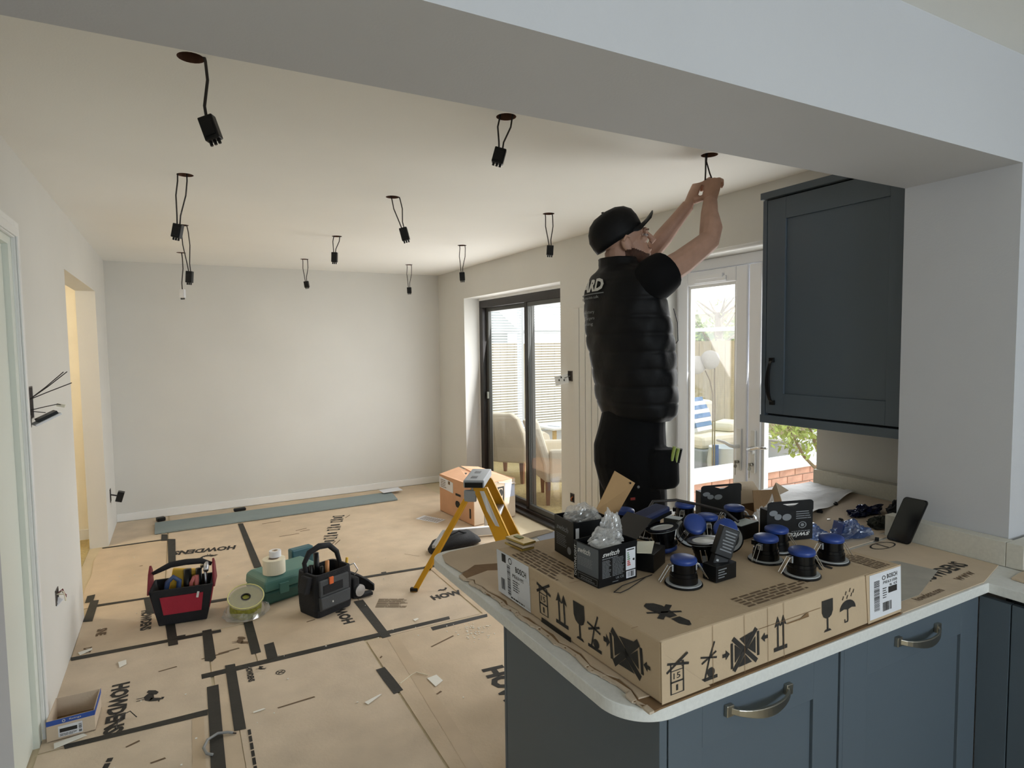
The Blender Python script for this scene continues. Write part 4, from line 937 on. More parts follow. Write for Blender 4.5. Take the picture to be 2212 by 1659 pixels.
tag(MB().obox((0.71,4.44,0.105),0.16,0.07,0.18,rotz(0.3)).build('flat_case', mat('blue_teal','#35616c',0.45), bevel=0.01), 'upright blue-teal case standing behind the teal case', 'case')

# ------------------------------------------------------------------ grey electrician bag
eb = thing('tool_pouch', 'grey and black upright tool bag with looped handle and orange tag', 'tool bag', (0.735, 3.76, 0.006), rot=(0,0,0.42))
def EB(b, nm, m, **k): return LB(b, nm, m, eb, **k)
def rrect(w, d, z, n=4, r=0.03):
    o = []
    for cx, cy, a0 in ((w-r,-d+r,-90),(w-r,d-r,0),(-w+r,d-r,90),(-w+r,-d+r,180)):
        o += [V((cx+r*math.cos(math.radians(a0+90*k/n)), cy+r*math.sin(math.radians(a0+90*k/n)), z)) for k in range(n+1)]
    return o
EB(MB().loft([rrect(0.125,0.095,0.0),rrect(0.130,0.10,0.05)]), 'base', BAGB, bevel=0.006)
b = MB(); b.loft([rrect(0.13,0.10,0.05),rrect(0.135,0.10,0.16),rrect(0.128,0.095,0.255),rrect(0.115,0.085,0.255),rrect(0.115,0.085,0.14)]); EB(b, 'body', BAGB)
EB(MB().loft([[V((-0.115,-0.101,0.04)),V((0.085,-0.101,0.04)),V((0.085,-0.13,0.06)),V((-0.115,-0.13,0.06))],[V((-0.12,-0.101,0.13)),V((0.09,-0.101,0.13)),V((0.09,-0.128,0.13)),V((-0.12,-0.128,0.13))]]), 'front_pocket', BAGG, bevel=0.006)
EB(MB().box(-0.115,-0.118,0.13,0.088,-0.099,0.225), 'upper_pocket', BAGG, bevel=0.005)
EB(MB().box(-0.095,-0.122,0.145,0.04,-0.118,0.195), 'badge', BAGB); EB(MB().box(-0.055,-0.126,0.195,-0.028,-0.117,0.235), 'orange_tag', ORG)
EB(MB().box(-0.045,-0.133,0.085,-0.037,-0.129,0.095), 'rivet', PRNT)
EB(MB().tube([(-0.115,0.02,0.24),(-0.125,0.02,0.31),(-0.09,0.02,0.365),(-0.02,0.02,0.385),(0.05,0.02,0.375),(0.105,0.02,0.32),(0.125,0.02,0.25),(0.13,0.02,0.17)], [0.012,0.014,0.017,0.019,0.018,0.016,0.014,0.012], 10), 'handle', BAGB, smooth=True)
EB(MB().obox((0.15,-0.06,0.10),0.05,0.10,0.13), 'side_pocket', BAGB, bevel=0.012); EB(MB().obox((-0.155,-0.03,0.20),0.04,0.07,0.10,MX.Rotation(0.3,3,'Y')), 'side_holster', BAGB, bevel=0.008)
EB(MB().lathe([(0,0),(0.036,0),(0.036,0.014),(0.0,0.016)],20,(0.165,-0.112,0.085),MX.Rotation(PI/2,3,'X')), 'tape_measure', ALU, smooth=False)
EB(MB().tube([(0.14,-0.05,0.235),(0.165,-0.07,0.245),(0.17,-0.1,0.21),(0.15,-0.09,0.18)],0.004,6), 'clip', ALU); EB(MB().tube([(0.15,0.0,0.17),(0.16,-0.01,0.27)],0.009,8), 'screwdriver_grip', YELW, smooth=True)
tag(MB().tube([(0.70,3.80,0.16),(0.695,3.80,0.345)],0.017,10).build('nut_driver', BLK, smooth=True), 'black driver handle with pale cap standing in the grey tool bag', 'tool')
tag(MB().tube([(0.755,3.79,0.16),(0.758,3.79,0.288)],0.013,10).build('nut_driver', mat('orange_grip','#c98a55',0.5), smooth=True), 'orange-tipped driver in the grey tool bag', 'tool')
for i in range(4):
    tag(MB().tube([(0.66+0.03*i,3.77+0.03*(i%2),0.16),(0.655+0.033*i,3.77+0.03*(i%2),0.285-0.01*i)],0.010,8).build('screwdriver', BLK, smooth=True), ('black screwdriver handle at the left rim of the grey tool bag','black screwdriver handle beside the thick black driver in the grey bag','slim black screwdriver handle in the middle of the grey tool bag','short black screwdriver handle at the right rim of the grey tool bag')[i], 'screwdriver', 'screwdrivers in the grey tool bag')
st = thing('shoulder_belt', 'broad black padded belt lying beside the grey tool bag', 'belt', (0.95, 3.9, 0.006))
rings = []
for x, y, z in ((0.865,3.90,0.15),(0.92,3.93,0.135),(0.975,3.93,0.105),(1.03,3.90,0.07),(1.06,3.86,0.045)):
    rings.append([V((x,y-0.004,z+0.006)),V((x,y-0.004,z-0.075)),V((x+0.012,y+0.02,z-0.078)),V((x+0.012,y+0.02,z+0.006))])
for r in rings:
    for p in r: p.z = max(p.z, 0.012)
MB().loft(rings).build('belt_strap', BAGB, st, bevel=0.004)
MB().loft([[V((x,y,z)),V((x,y+0.055,z)),V((x,y+0.055,z+0.02)),V((x,y,z+0.02))] for x,y,z in ((0.88,3.82,0.01),(0.97,3.79,0.01),(1.04,3.80,0.01))]).build('lower_pad', BAGB, st, bevel=0.006)

# ------------------------------------------------------------------ boxes and ladder by the patio door
ob = thing('moving_box', 'orange-brown cardboard box with open top flap by the patio door', 'box', (2.45, 5.15, 0.006))
BP = [(2.233,4.83),(2.70,4.93),(2.645,5.60),(2.175,5.48)]; bz, tz = 0.008, 0.36
for i in range(4):
    p, q = BP[i], BP[(i+1)%4]; b = wallpanel(p, q, bz, tz, 0.004)
    b.build('side_panel', (CARD2, CARD3, CARD3, CARD3)[i], ob)
MB().extr([(p[0],p[1],bz) for p in BP], (0,0,0.004)).build('bottom_panel', CARD3, ob)
MB().hexa([(2.175,5.48,tz),(2.233,4.83,tz),(2.42,4.87,tz),(2.40,5.535,tz+0.035)],[(2.175,5.48,tz+0.004),(2.233,4.83,tz+0.004),(2.42,4.87,tz+0.004),(2.40,5.535,tz+0.039)]).build('top_flap', CARD3, ob)
MB().hexa([(2.645,5.60,tz),(2.425,5.54,tz+0.04),(2.44,4.875,tz+0.003),(2.70,4.93,tz)],[(2.645,5.60,tz+0.004),(2.425,5.54,tz+0.044),(2.44,4.875,tz+0.007),(2.70,4.93,tz+0.004)]).build('top_flap', CARD3, ob)
MB().hexa([(2.50,4.885,tz),(2.70,4.93,tz-0.04),(2.70,4.91,tz-0.045),(2.50,4.86,tz-0.005)],[(2.50,4.885,tz+0.004),(2.70,4.93,tz-0.036),(2.70,4.91,tz-0.041),(2.50,4.86,tz-0.001)]).build('torn_flap', CARD2, ob)
e = V((2.233-2.175,4.83-5.48,0)); n = V((-0.995,-0.09,0))*0.002
def on_left(u,v): return V((2.175,5.48,bz))+e*u+V((0,0,(tz-bz)*v))+n
def sticker(par, q, m=PAPER, t=0.0008):
    q=[V(p) for p in q]; nn=(q[1]-q[0]).cross(q[3]-q[0]).normalized()*t; return MB().extr(q, nn).build('sticker', m, par)
sticker(ob, [on_left(0.0,0.66),on_left(0.42,0.62),on_left(0.42,0.90),on_left(0.0,0.96)])
k = Ink(on_left(0.0,0.66)+n*0.6, e*0.42, V((0,0,0.10))); k.lines(0.1,0.1,0.55,0.9,5,4,0.4,3).rect(0.65,0.55,0.8,0.85); k.build('printed_lines', INKF, ob)
k = Ink(on_left(0.0,0.0), e, V((0,0,tz-bz))); k.ring(0.55,0.38,0.07,0.09,0.45).rect(0.5,0.3,0.6,0.46); k.build('printed_symbol', INK, ob)
for q_ in ((0.49,0.60,0.64,0.66),(0.88,0.15,0.92,0.4),(0.82,0.72,0.85,0.80)): Ink(on_left(0.0,0.0), e, V((0,0,tz-bz))).rect(*q_).build('printed_mark', INK, ob)
k = Ink((2.23,5.45,tz+0.007),(0.14,0.03,0.02),(0.01,-0.16,0)); k.disc(0.5,1.2,0.45,0.25); k.build('printed_symbol', INK, ob)
ef = V((0.467,0.10,0)); nf = V((0.21,-0.98,0))*0.002
def on_front(u,v): return V((2.233,4.83,bz))+ef*u+V((0,0,(tz-bz)*v))+nf
k = Ink(on_front(0,0),ef,V((0,0,tz-bz))); k.frame(0.56,0.0,0.72,0.86,0.03,0.04); k.build('printed_frame', INK, ob); k = Ink(on_front(0,0),ef,V((0,0,tz-bz))); k.disc(0.64,0.70,0.05,0.1); k.build('printed_mark', INK, ob)
sticker(ob, [on_front(0.74,0.55),on_front(0.98,0.55),on_front(0.98,0.92),on_front(0.74,0.95)], PAPERB)
rl = thing('metal_rails', 'bundle of grey metal channels standing between box and ladder', 'rail', (2.33, 4.74, 0.006))
for k_ in range(3): MB().box(2.285+0.028*k_,4.72-0.01*k_,0.0055,2.305+0.028*k_,4.735-0.01*k_,0.16-0.02*k_).build('channel', ALU if k_ != 1 else BLK, rl)
# stepladder
LT = V((1.725,3.66,0.0)); sv = V((0.83,-0.56,0)).normalized(); wv = V((0.56,0.83,0)).normalized(); TZ = 0.712
ld = thing('stepladder', 'yellow stepladder with grey top standing behind the peninsula', 'ladder', LT)
Rl = MX((sv, wv, V((0,0,1)))).transposed()
def lp(s_, w_, z): return LT+sv*s_+wv*w_+V((0,0,z))
def rail(w0, w1, s0, s1, wide0, wide1, z1=0.0065, z0=TZ-0.03, th=0.022):
    a = lp(s0, w0, z0); c = lp(s1, w1, z1)
    return MB().hexa([c+sv*(-wide1/2), c+sv*(wide1/2), c+sv*(wide1/2)+wv*th, c+sv*(-wide1/2)+wv*th],[a+sv*(-wide0/2), a+sv*(wide0/2), a+sv*(wide0/2)+wv*th, a+sv*(-wide0/2)+wv*th])
b = MB()
for sgn, w0, w1 in ((-1,-0.155,-0.20),(1,0.135,0.18)):
    o = rail(w0, w1, 0.03, 0.33, 0.085, 0.11).build('front_rail', YEL, ld, bevel=0.003)
    a = lp(0.075,w0,TZ-0.03); c = lp(0.385,w1,0.0065)
    MB().hexa([c, c+sv*0.006, c+sv*0.006+wv*(0.03*-sgn), c+wv*(0.03*-sgn)],[a, a+sv*0.006, a+sv*0.006+wv*(0.03*-sgn), a+wv*(0.03*-sgn)]).build('rail_flange', YEL, o)
    o = rail(w0, w1, -0.055, -0.40, 0.035, 0.04, z0=TZ-0.10).build('rear_leg', YEL, ld, bevel=0.003)
    q = lp(-0.40,w1,0.0055); MB().obox(q+wv*0.011+V((0,0,0.016)), 0.05, 0.028, 0.022, Rl).build('rubber_foot', BLK, o, bevel=0.003)
    q = lp(0.33,w1,0.0055); MB().obox(q+wv*0.011+V((0,0,0.016)), 0.115, 0.028, 0.022, Rl).build('rubber_foot', BLK, o, bevel=0.003)
    MB().obox(lp(-0.03,w0+0.011-0.016*-sgn*0-0.0,TZ-0.085), 0.08, 0.026, 0.075, Rl).build('hinge_bracket', mat('ladder_grey','#8e949a',0.5), ld, bevel=0.006)
for z in (0.49, 0.25):
    f_ = (TZ-0.03-z)/(TZ-0.03); s_ = 0.03+0.30*f_; wa, wb = -0.155-0.045*f_+0.02, 0.135+0.045*f_
    MB().obox(lp(s_, (wa+wb)/2, z), 0.085, wb-wa, 0.02, Rl).build('tread', ALU, ld, bevel=0.003)
for z in (0.30,):
    MB().obox(lp(-0.27, -0.01, z), 0.02, 0.33, 0.02, Rl).build('rear_brace', ALU, ld)
tp = MB().obox(lp(0.0,-0.0,TZ), 0.135, 0.37, 0.05, Rl).build('top_cap', mat('ladder_grey','#8e949a',0.5), ld, bevel=0.008)
for dw in (-0.09, 0.07): MB().obox(lp(-0.01,dw,TZ+0.0255), 0.04, 0.06, 0.002, Rl).build('tool_slot', BLK, tp)
MB().obox(lp(0.0,-0.187,TZ-0.006), 0.115, 0.003, 0.032, Rl).build('end_cap', BLK, tp)
k = Ink(lp(0.045,-0.1565,0.60), sv*0.04, V((0,0,0.1))); 
a = lp(0.055,-0.1585,TZ-0.04); q = [lp(0.035,-0.158,TZ-0.05),lp(0.062,-0.158,TZ-0.05),lp(0.160,-0.180,0.44),lp(0.135,-0.179,0.445),lp(0.080,-0.174,0.54)]
MB().extr(q, -wv*0.0035).build('warning_label', mat('label_grey','#c6c6c4',0.5), ld)
# black holdall, board and paper half hidden behind the worktop
hb = thing('black_holdall', 'black soft bag on the floor behind the ladder leg', 'bag', (1.85, 4.45, 0.006))
rings = []
for x, w_, h_ in ((1.64,0.05,0.04),(1.70,0.10,0.09),(1.85,0.13,0.12),(2.0,0.12,0.11),(2.08,0.06,0.05)):
    c_ = V((x,4.36+(x-1.64)*0.18,0.006)); rings.append([c_+V((0,w_*math.cos(a),h_*0.5+h_*0.5*math.sin(a)*(1 if math.sin(a) > -0.9 else 0.9))) for a in [2*PI*k/12 for k in range(12)]])
MB().loft(rings).build('bag_body', BAGB, hb, smooth=True)
MB().tube([(1.72,4.33,0.095),(1.78,4.33,0.13),(1.88,4.36,0.145),(1.95,4.38,0.115)],0.008,8).build('handle', BAGB, hb, smooth=True)
tag(MB().hexa([(1.90,4.60,0.02),(2.34,4.48,0.02),(2.36,4.52,0.02),(1.92,4.64,0.02)],[(1.90,4.60,0.085),(2.34,4.48,0.085),(2.36,4.52,0.085),(1.92,4.64,0.085)]).build('board_offcut', PAPER, bevel=0.002), 'pale plasterboard offcut on edge behind the black bag', 'board')
tag(MB().lathe([(0,0),(0.07,0),(0.06,0.03),(0.02,0.04),(0,0.04)],12,(2.06,4.22,0.0065)).build('paper_scrap', PAPERB, smooth=True), 'crumpled white paper on the floor by the black bag', 'paper')
tag(MB().box(2.43,3.45,0.0005,2.455,4.90,0.006).build('floor_strip', mat('strip_dark','#4c4a45',0.5)), 'dark trim strip lying on the bare floor before the patio door', 'strip')

# ------------------------------------------------------------------ worktop: protection sheets
def flat(poly, z, t, nm, m, lab, cat, **k):
    return tag(MB().extr([(p[0],p[1],z) for p in poly], (0,0,t)).build(nm, m, **k), lab, cat)
def ccw(poly):
    a = sum(poly[i][0]*poly[(i+1)%len(poly)][1]-poly[(i+1)%len(poly)][0]*poly[i][1] for i in range(len(poly)))
    return poly if a > 0 else list(reversed(poly))
rr = random.Random(4)
edge = []
y = 0.835
while y < 1.66:
    edge.append((0.738-0.030*((y-0.835)/0.8)+rr.uniform(-0.007,0.007), y)); y += rr.uniform(0.018,0.05)
ts = thing('torn_card_sheet', 'torn corrugated cardboard sheet under the big printed carton', 'cardboard', (0.85, 1.2, 0.9105))
MB().extr([(p[0],p[1],0.9108) for p in ccw(edge+[(0.78,1.69),(0.99,1.62),(1.55,1.46),(1.55,0.846),(0.76,0.838)])], (0,0,0.0035)).build('lower_layer', CARDD, ts)
edge2 = [(p[0]+0.012+rr.uniform(-0.004,0.006), p[1]) for p in edge if 0.86 < p[1] < 1.6]
MB().extr([(p[0],p[1],0.9145) for p in ccw(edge2+[(0.79,1.62),(0.93,1.55),(0.93,0.86)])], (0,0,0.003)).build('upper_layer', CARD, ts)
b = MB()
for i in range(len(edge)-1):
    p, q = edge[i], edge[i+1]; b.extr([(p[0]-0.003,p[1],0.9112),(p[0]-0.001-rr.random()*0.004,(p[1]+q[1])/2+rr.uniform(-.006,.006),0.912),(q[0]-0.002,q[1],0.9112),(q[0]+0.008,q[1],0.9118),(p[0]+0.008,p[1],0.9118)], (0,0,0.0025+0.002*rr.random()))
o = b.build('torn_edge', CARD2, ts); o['kind'] = 'stuff'
flat(ccw([(0.722,1.655),(0.775,1.675),(0.98,1.60),(1.02,1.868),(0.93,1.862),(0.76,1.845),(0.73,1.83),(0.712,1.76)]), 0.9108, 0.003, 'card_sheet', CARD, 'brown card sheet on the rounded far corner of the worktop', 'cardboard', bevel=0.0006)
flat(ccw([(1.03,1.83),(1.04,1.876),(1.12,1.895),(1.165,1.89),(1.17,1.855)]), 0.9108, 0.003, 'card_tongue', CARD2, 'narrow cardboard tongue at the far worktop edge by the ladder', 'cardboard', bevel=0.0006)
flat(ccw([(1.06,1.72),(1.09,1.835),(1.20,1.868),(1.23,1.74)]), 0.9108, 0.0008, 'leaflet', PAPERB, 'pale blue leaflet on the far worktop edge beside the rear product box', 'paper')
sr = thing('worktop_card', 'brown printed cardboard sheet lying on the worktop beside the pier', 'cardboard', (1.9, 1.1, 0.9105))
MB().extr([(p[0],p[1],0.9108) for p in ccw([(1.556,0.846),(1.95,0.846),(2.132,0.89),(2.132,1.20),(1.75,1.19),(1.556,1.0)])], (0,0,0.003)).build('sheet', CARD, sr, bevel=0.0006)
MB().extr([(p[0],p[1],0.9108) for p in ccw([(1.75,1.205),(2.133,1.215),(2.135,1.25),(2.60,1.26),(2.62,1.70),(2.15,1.62),(1.8,1.45)])], (0,0,0.0028)).build('sheet', CARD2, sr, bevel=0.0006)
k = Ink((1.80,0.918,0.914),(0.255,0.012,0),(-0.004,0.045,0)); k.text('HOWDENS',0.0,0,1,1,0.03); k.build('printed_lettering', INK, sr)
k = Ink((1.66,0.862,0.914),(0.13,0.004,0),(0,0.022,0)); k.text('howdens.com',0,0,1,1,0.02); k.build('printed_lettering', INKF, sr)
k = Ink((1.90,0.88,0.914),(0.10,0.008,0),(0,0.02,0)); k.text('www',0,0,1,1,0.01); k.build('printed_lettering', INKF, sr)
k = Ink((1.955,1.14,0.914),(0.12,0,0),(0,0.05,0)); k.ring(0.5,0.5,0.5,0.5,0.86); k.rect(0.46,0.1,0.52,0.9); k.build('printed_symbol', INK, sr)
flat(ccw([(1.60,0.885),(1.70,0.885),(1.93,0.955),(1.91,1.06),(1.80,1.10),(1.62,1.0)]), 0.9142, 0.0006, 'translucent_sheet', mat('tissue_grey','#a8a49a',0.6,var=0.1,scale=20), 'grey-white paper sheet beside the right end of the big carton', 'paper')
flat(ccw([(2.02,0.60),(2.04,0.82),(2.10,0.826),(2.62,0.826),(2.62,-0.3),(2.02,-0.3)]), 0.9108, 0.006, 'card_board', CARD, 'thick cardboard piece on the right-hand worktop below the pier', 'cardboard', bevel=0.001)
# dust sheet in folds over the far right edge
n, m_ = 22, 12; b = MB(); vs = []
for i in range(n+1):
    for j in range(m_+1):
        u, v = i/n, j/m_; x = 2.02+u*0.60; y = 1.56+v*(0.30)-(0.10*(1-u))*(1-v)+0.08*u*(1-v)
        z = 0.917+0.004*(1+math.sin(9*u+4*v))+0.010*max(0,math.sin(5*u-3*v+1))**2+0.006*math.sin(14*v+6*u)**2*(1-v*0.5)
        vs.append((x,min(y,1.866),z))
b.add(vs, [(i*(m_+1)+j,(i+1)*(m_+1)+j,(i+1)*(m_+1)+j+1,i*(m_+1)+j+1) for i in range(n) for j in range(m_)])
tag(b.build('dust_sheet', DUST, smooth=True), 'crumpled pale dust sheet on the worktop below the French door', 'dust sheet')
# little offcuts
for x, y, s, a, lab in ((2.15,1.40,0.016,0.4,'dark plastic offcut nearest the blue film on the worktop'),(2.27,1.34,0.018,1.1,'dark plastic offcut in front of the foil pouch'),(2.20,1.52,0.014,2.0,'dark plastic offcut in the middle of the bare worktop card'),(2.36,1.56,0.012,0.2,'small dark chip close to the right wall upstand')):
    tag(MB().obox((x,y,0.918),s*1.6,s,0.008,rotz(a)).obox((x+s*0.5,y+s*0.3,0.921),s,s*0.5,0.010,rotz(a+0.8)).build('offcut', BLK, bevel=0.001), lab, 'offcut', 'dark offcuts on the worktop')
tag(MB().tube([(2.115,1.43,0.920),(2.12,1.42,0.922)],0.004,6).build('screw', CHROME), 'tiny bright screw on the worktop card', 'screw')
def crumple(nm, lab, cat, c, sx, sy, sz, m, seed, n=44, mm=22, amp=0.35):
    from mathutils import noise
    so = V((seed*3.1, seed*1.7, seed*0.9)); rings = []
    for i in range(mm+1):
        a = PI*(0.02+0.96*i/mm); rg = []
        for k in range(n):
            t = 2*PI*k/n; d = V((math.sin(a)*math.cos(t), math.sin(a)*math.sin(t), -math.cos(a)))
            r = 1+amp*(1.3*noise.noise(d*1.7+so)+0.7*(0.5-abs(noise.noise(d*3.3+so*2))*2)+0.35*(0.4-abs(noise.noise(d*7+so))*2))
            z = d.z
            zz = (z if z > 0 else z*0.25)*(1+1.6*amp*noise.noise(d*2.3+so*1.3))
            rg.append(V((c[0]+sx*r*d.x, c[1]+sy*r*d.y, max(c[2]+0.001, c[2]+sz*(0.22+zz*r)))))
        rings.append(rg)
    o = MB().loft(rings).build(nm, m)
    if lab: tag(o, lab, cat)
    return o
crumple('plastic_film', 'clear crumpled film with blue print beside the hang-tab box', 'packaging', (1.86,1.33,0.915), 0.085, 0.055, 0.03, PLASB, 3)
crumple('plastic_bag', 'blue and clear crumpled bag lying near the pier upstand', 'packaging', (2.03,1.29,0.915), 0.07, 0.05, 0.035, PLASB, 5)
tag(MB().loft([[V((x,y,z)),V((x+0.02,y+0.05,z+0.004)),V((x+0.022,y+0.05,z)),V((x+0.002,y,z-0.003))] for x,y,z in ((1.955,1.27,0.922),(1.99,1.285,0.955),(2.03,1.29,0.945),(2.07,1.275,0.925))]).build('blue_strip', BLUE, bevel=0.001), 'folded blue strip across the clear bag near the upstand', 'packaging')
crumple('foil_pouch', 'dark blue foil pouch on the worktop behind the pier corner', 'pouch', (2.33,1.42,0.915), 0.085, 0.035, 0.022, mat('navy_foil','#1b2348',0.25,0.4), 8)
crumple('glove', 'black crumpled glove against the pier behind the phone', 'glove', (2.45,1.34,0.9148), 0.06, 0.05, 0.04, BAGB, 9)
crumple('dark_clump', 'dark green-grey clump beside the upstand corner', 'debris', (2.22,1.29,0.9148), 0.06, 0.03, 0.03, mat('moss_dark','#2c2f28',0.9,var=0.4,scale=60), 11)

# ------------------------------------------------------------------ the big printed carton
NL, NR, FR, FL = V((0.764,0.84,0)), V((1.548,0.848,0)), V((1.532,1.475,0)), V((0.745,1.455,0))
zb, zt = 0.9185, 1.035
bx = thing('hob_carton', 'long flat brown appliance carton with handling symbols across the peninsula', 'box', (1.15, 1.15, zb))
def nz(p, z, o=(0,0)): return V((p.x+o[0], p.y+o[1], z))
TNL, TNR, TFR, TFL = V((0.767,0.846,0)), V((1.551,0.854,0)), V((1.53,1.478,0)), V((0.748,1.470,0))
b = MB(); N_ = 12
front_b = [nz(NL.lerp(NR,i/N_), zb) for i in range(N_+1)]
front_t = [nz(TNL.lerp(TNR,i/N_), zt+0.0025*math.sin(i*1.7)*(0 if i in (0,N_) else 1)) for i in range(N_+1)]
b.hexa([nz(NL,zb),nz(NR,zb),nz(FR,zb),nz(FL,zb)],[nz(TNL,zt),nz(TNR,zt),nz(TFR,zt),nz(TFL,zt)])
b.build('carton_body', CARDB, bx, bevel=0.004)
fU, fO = NR-NL, nz(NL,zb); fV = nz(TNL,zt)-nz(NL,zb); H = zt-zb
lU, lO = NL-FL, nz(FL,zb); lV = nz(TFL,zt)-nz(FL,zb); lV = V((0.003,0.015,H))
tO = nz(TNL,zt)
# narrow flaps and creases of the front face
def panel_on(O,U,Vv,pts,t,nm,m):
    n = U.cross(Vv).normalized()
    return MB().extr([O+U*u+Vv*v+n*0.0006 for u,v in pts], n*t).build(nm, m, bx, bevel=0.0005)
FV = V((0.003,0.006,H))
panel_on(fO,fU,FV,[(0.0,0.0),(0.045,0.0),(0.16,0.0),(0.012,0.78),(0.004,0.99),(0.0,0.99)],0.0016,'corner_flap',CARDB)
panel_on(fO,fU,FV,[(0.825,0.0),(0.998,0.0),(1.0,1.0),(0.815,1.0)],0.0016,'end_flap',CARDB)
k = Ink(fO,fU,FV,0.0024); k.rect(0.452,0.58,0.545,0.60).poly([(0.50,0.575),(0.545,0.585),(0.543,0.66),(0.53,0.65)]); k.build('hand_slot', CARDD, bx)
k = Ink(fO,fU,FV,0.0016)
for u in (0.17,0.285,0.375,0.44): k.rect(u,0.0,u+0.0012,1.0)
k.rect(0.34,0.66,0.60,0.668); k.build('crease', CARDD, bx)
def sym_stack(k, u, v, w, h, cross=True):
    t = 0.07*w; k.frame(u+0.12*w,v,u+0.80*w,v+0.84*h,t,0.02*h); k.rect(u+0.12*w,v+0.30*h,u+0.80*w,v+0.345*h); k.rect(u+0.12*w,v+0.61*h,u+0.80*w,v+0.635*h)
    k.text('15',u+0.28*w,v+0.40*h,0.34*w,0.16*h,0.01).text('1',u+0.40*w,v+0.08*h,0.10*w,0.16*h,0.01)
    k.line((u-0.05*w,v+0.62*h),(u+1.0*w,v+1.0*h),0.10*w,H/0.7).line((u-0.02*w,v+0.86*h),(u+1.05*w,v+0.70*h),0.10*w,H/0.7)
def sym_arrows(k, u, v, w, h):
    k.rect(u,v,u+w,v+0.12*h)
    for c in (0.30,0.72): k.rect(u+(c-0.06)*w,v+0.12*h,u+(c+0.06)*w,v+0.78*h); k.poly([(u+(c-0.24)*w,v+0.72*h),(u+c*w,v+0.78*h),(u+(c+0.24)*w,v+0.72*h),(u+c*w,v+1.05*h)])
def sym_glass(k, u, v, w, h):
    k.poly([(u,v+h),(u,v+0.62*h),(u+0.14*w,v+0.48*h),(u+0.35*w,v+0.42*h),(u+0.65*w,v+0.42*h),(u+0.86*w,v+0.48*h),(u+w,v+0.62*h),(u+w,v+h)]); k.rect(u+0.43*w,v+0.06*h,u+0.57*w,v+0.44*h); k.poly([(u+0.15*w,v),(u+0.85*w,v),(u+0.7*w,v+0.07*h),(u+0.3*w,v+0.07*h)])
def sym_hook(k, u, v, w, h):
    A = H/0.7
    k.rect(u,v,u+w,v+0.09*h); k.line((u+0.25*w,v+0.05*h),(u+0.55*w,v+0.62*h),0.09*w,A).line((u+0.55*w,v+0.6*h),(u+0.85*w,v+1.0*h),0.09*w,A); k.disc(u+0.62*w,v+0.20*h,0.22*w,0.13*h)
    k.line((u+0.08*w,v+0.50*h),(u+0.95*w,v+0.72*h),0.09*w,A).line((u+0.02*w,v+0.68*h),(u+0.98*w,v+0.55*h),0.09*w,A)
def sym_x(k, u, v, w, h):
    A = H/0.7
    k.rect(u-0.02*w,v+0.08*h,u+0.06*w,v+0.80*h); k.rect(u+0.94*w,v+0.20*h,u+1.02*w,v+0.90*h)
    k.poly([(u+0.30*w,v+0.86*h),(u+0.50*w,v+0.62*h),(u+0.78*w,v+0.95*h)]); k.poly([(u+0.24*w,v+0.06*h),(u+0.74*w,v+0.08*h),(u+0.50*w,v+0.36*h)])
    k.poly([(u+0.12*w,v+0.22*h),(u+0.40*w,v+0.49*h),(u+0.12*w,v+0.74*h)]); k.poly([(u+0.88*w,v+0.28*h),(u+0.60*w,v+0.50*h),(u+0.88*w,v+0.78*h)])
    k.line((u+0.08*w,v),(u+0.92*w,v+1.0*h),0.13*w,A).line((u+0.06*w,v+0.92*h),(u+0.92*w,v+0.06*h),0.13*w,A)
def sym_arr(k, u, v, w, h, s):
    c = v+h/2
    if s > 0: k.rect(u,c-0.18*h,u+0.5*w,c+0.18*h); k.poly([(u+0.45*w,v),(u+w,c),(u+0.45*w,v+h)])
    else: k.rect(u+0.5*w,c-0.18*h,u+w,c+0.18*h); k.poly([(u+0.55*w,v),(u+0.55*w,v+h),(u,c)])
k = Ink(fO,fU,FV,0.0027)
sym_stack(k,0.018,0.10,0.066,0.60); k.build('printed_symbol', INK, bx)
for fn in (lambda k: sym_hook(k,0.128,0.10,0.058,0.62), lambda k: sym_x(k,0.237,0.09,0.103,0.61), lambda k: sym_arrows(k,0.400,0.15,0.054,0.60),
           lambda k: sym_glass(k,0.606,0.165,0.05,0.61), lambda k: sym_arr(k,0.205,0.33,0.026,0.17,1), lambda k: sym_arr(k,0.350,0.40,0.026,0.17,-1)):
    k = Ink(fO,fU,FV,0.0012); fn(k); k.build('printed_symbol', INK, bx)
k = Ink(fO,fU,FV,0.0012)
k.poly([(0.688,0.445)]+[(0.7265+0.038*math.cos(a), 0.445+0.19*math.sin(a)) for a in [PI-PI*i/10 for i in range(11)]]+[(0.7645,0.445),(0.745,0.47),(0.7265,0.445),(0.708,0.47)])
k.rect(0.7235,0.22,0.7285,0.46).rect(0.712,0.20,0.7265,0.225).rect(0.710,0.20,0.714,0.27)
for a, c in ((0.702,0.66),(0.715,0.74),(0.722,0.66),(0.735,0.78),(0.742,0.68),(0.752,0.74)): k.line((a,c),(a+0.005,c+0.07),0.003,H/0.78)
k.build('printed_symbol', INK, bx)
# left face
k = Ink(lO,lU,lV,0.0012); sym_stack(k,0.322,0.17,0.09,0.68); k.build('printed_symbol', INK, bx)
for fn in (lambda k: sym_arrows(k,0.447,0.20,0.08,0.60), lambda k: sym_glass(k,0.566,0.165,0.066,0.68), lambda k: sym_hook(k,0.645,0.16,0.075,0.64), lambda k: sym_x(k,0.772,0.16,0.155,0.62), lambda k: sym_arr(k,0.735,0.36,0.034,0.24,1), lambda k: sym_arr(k,0.932,0.38,0.03,0.17,-1)):
    k = Ink(lO,lU,lV,0.0012); fn(k); k.build('printed_symbol', INK, bx)
k = Ink(lO,lU,lV,0.0015); k.poly([(0.34,0.0),(0.54,-0.02),(0.54,0.085),(0.345,0.10)]); k.build('hand_slot', BLK, bx)
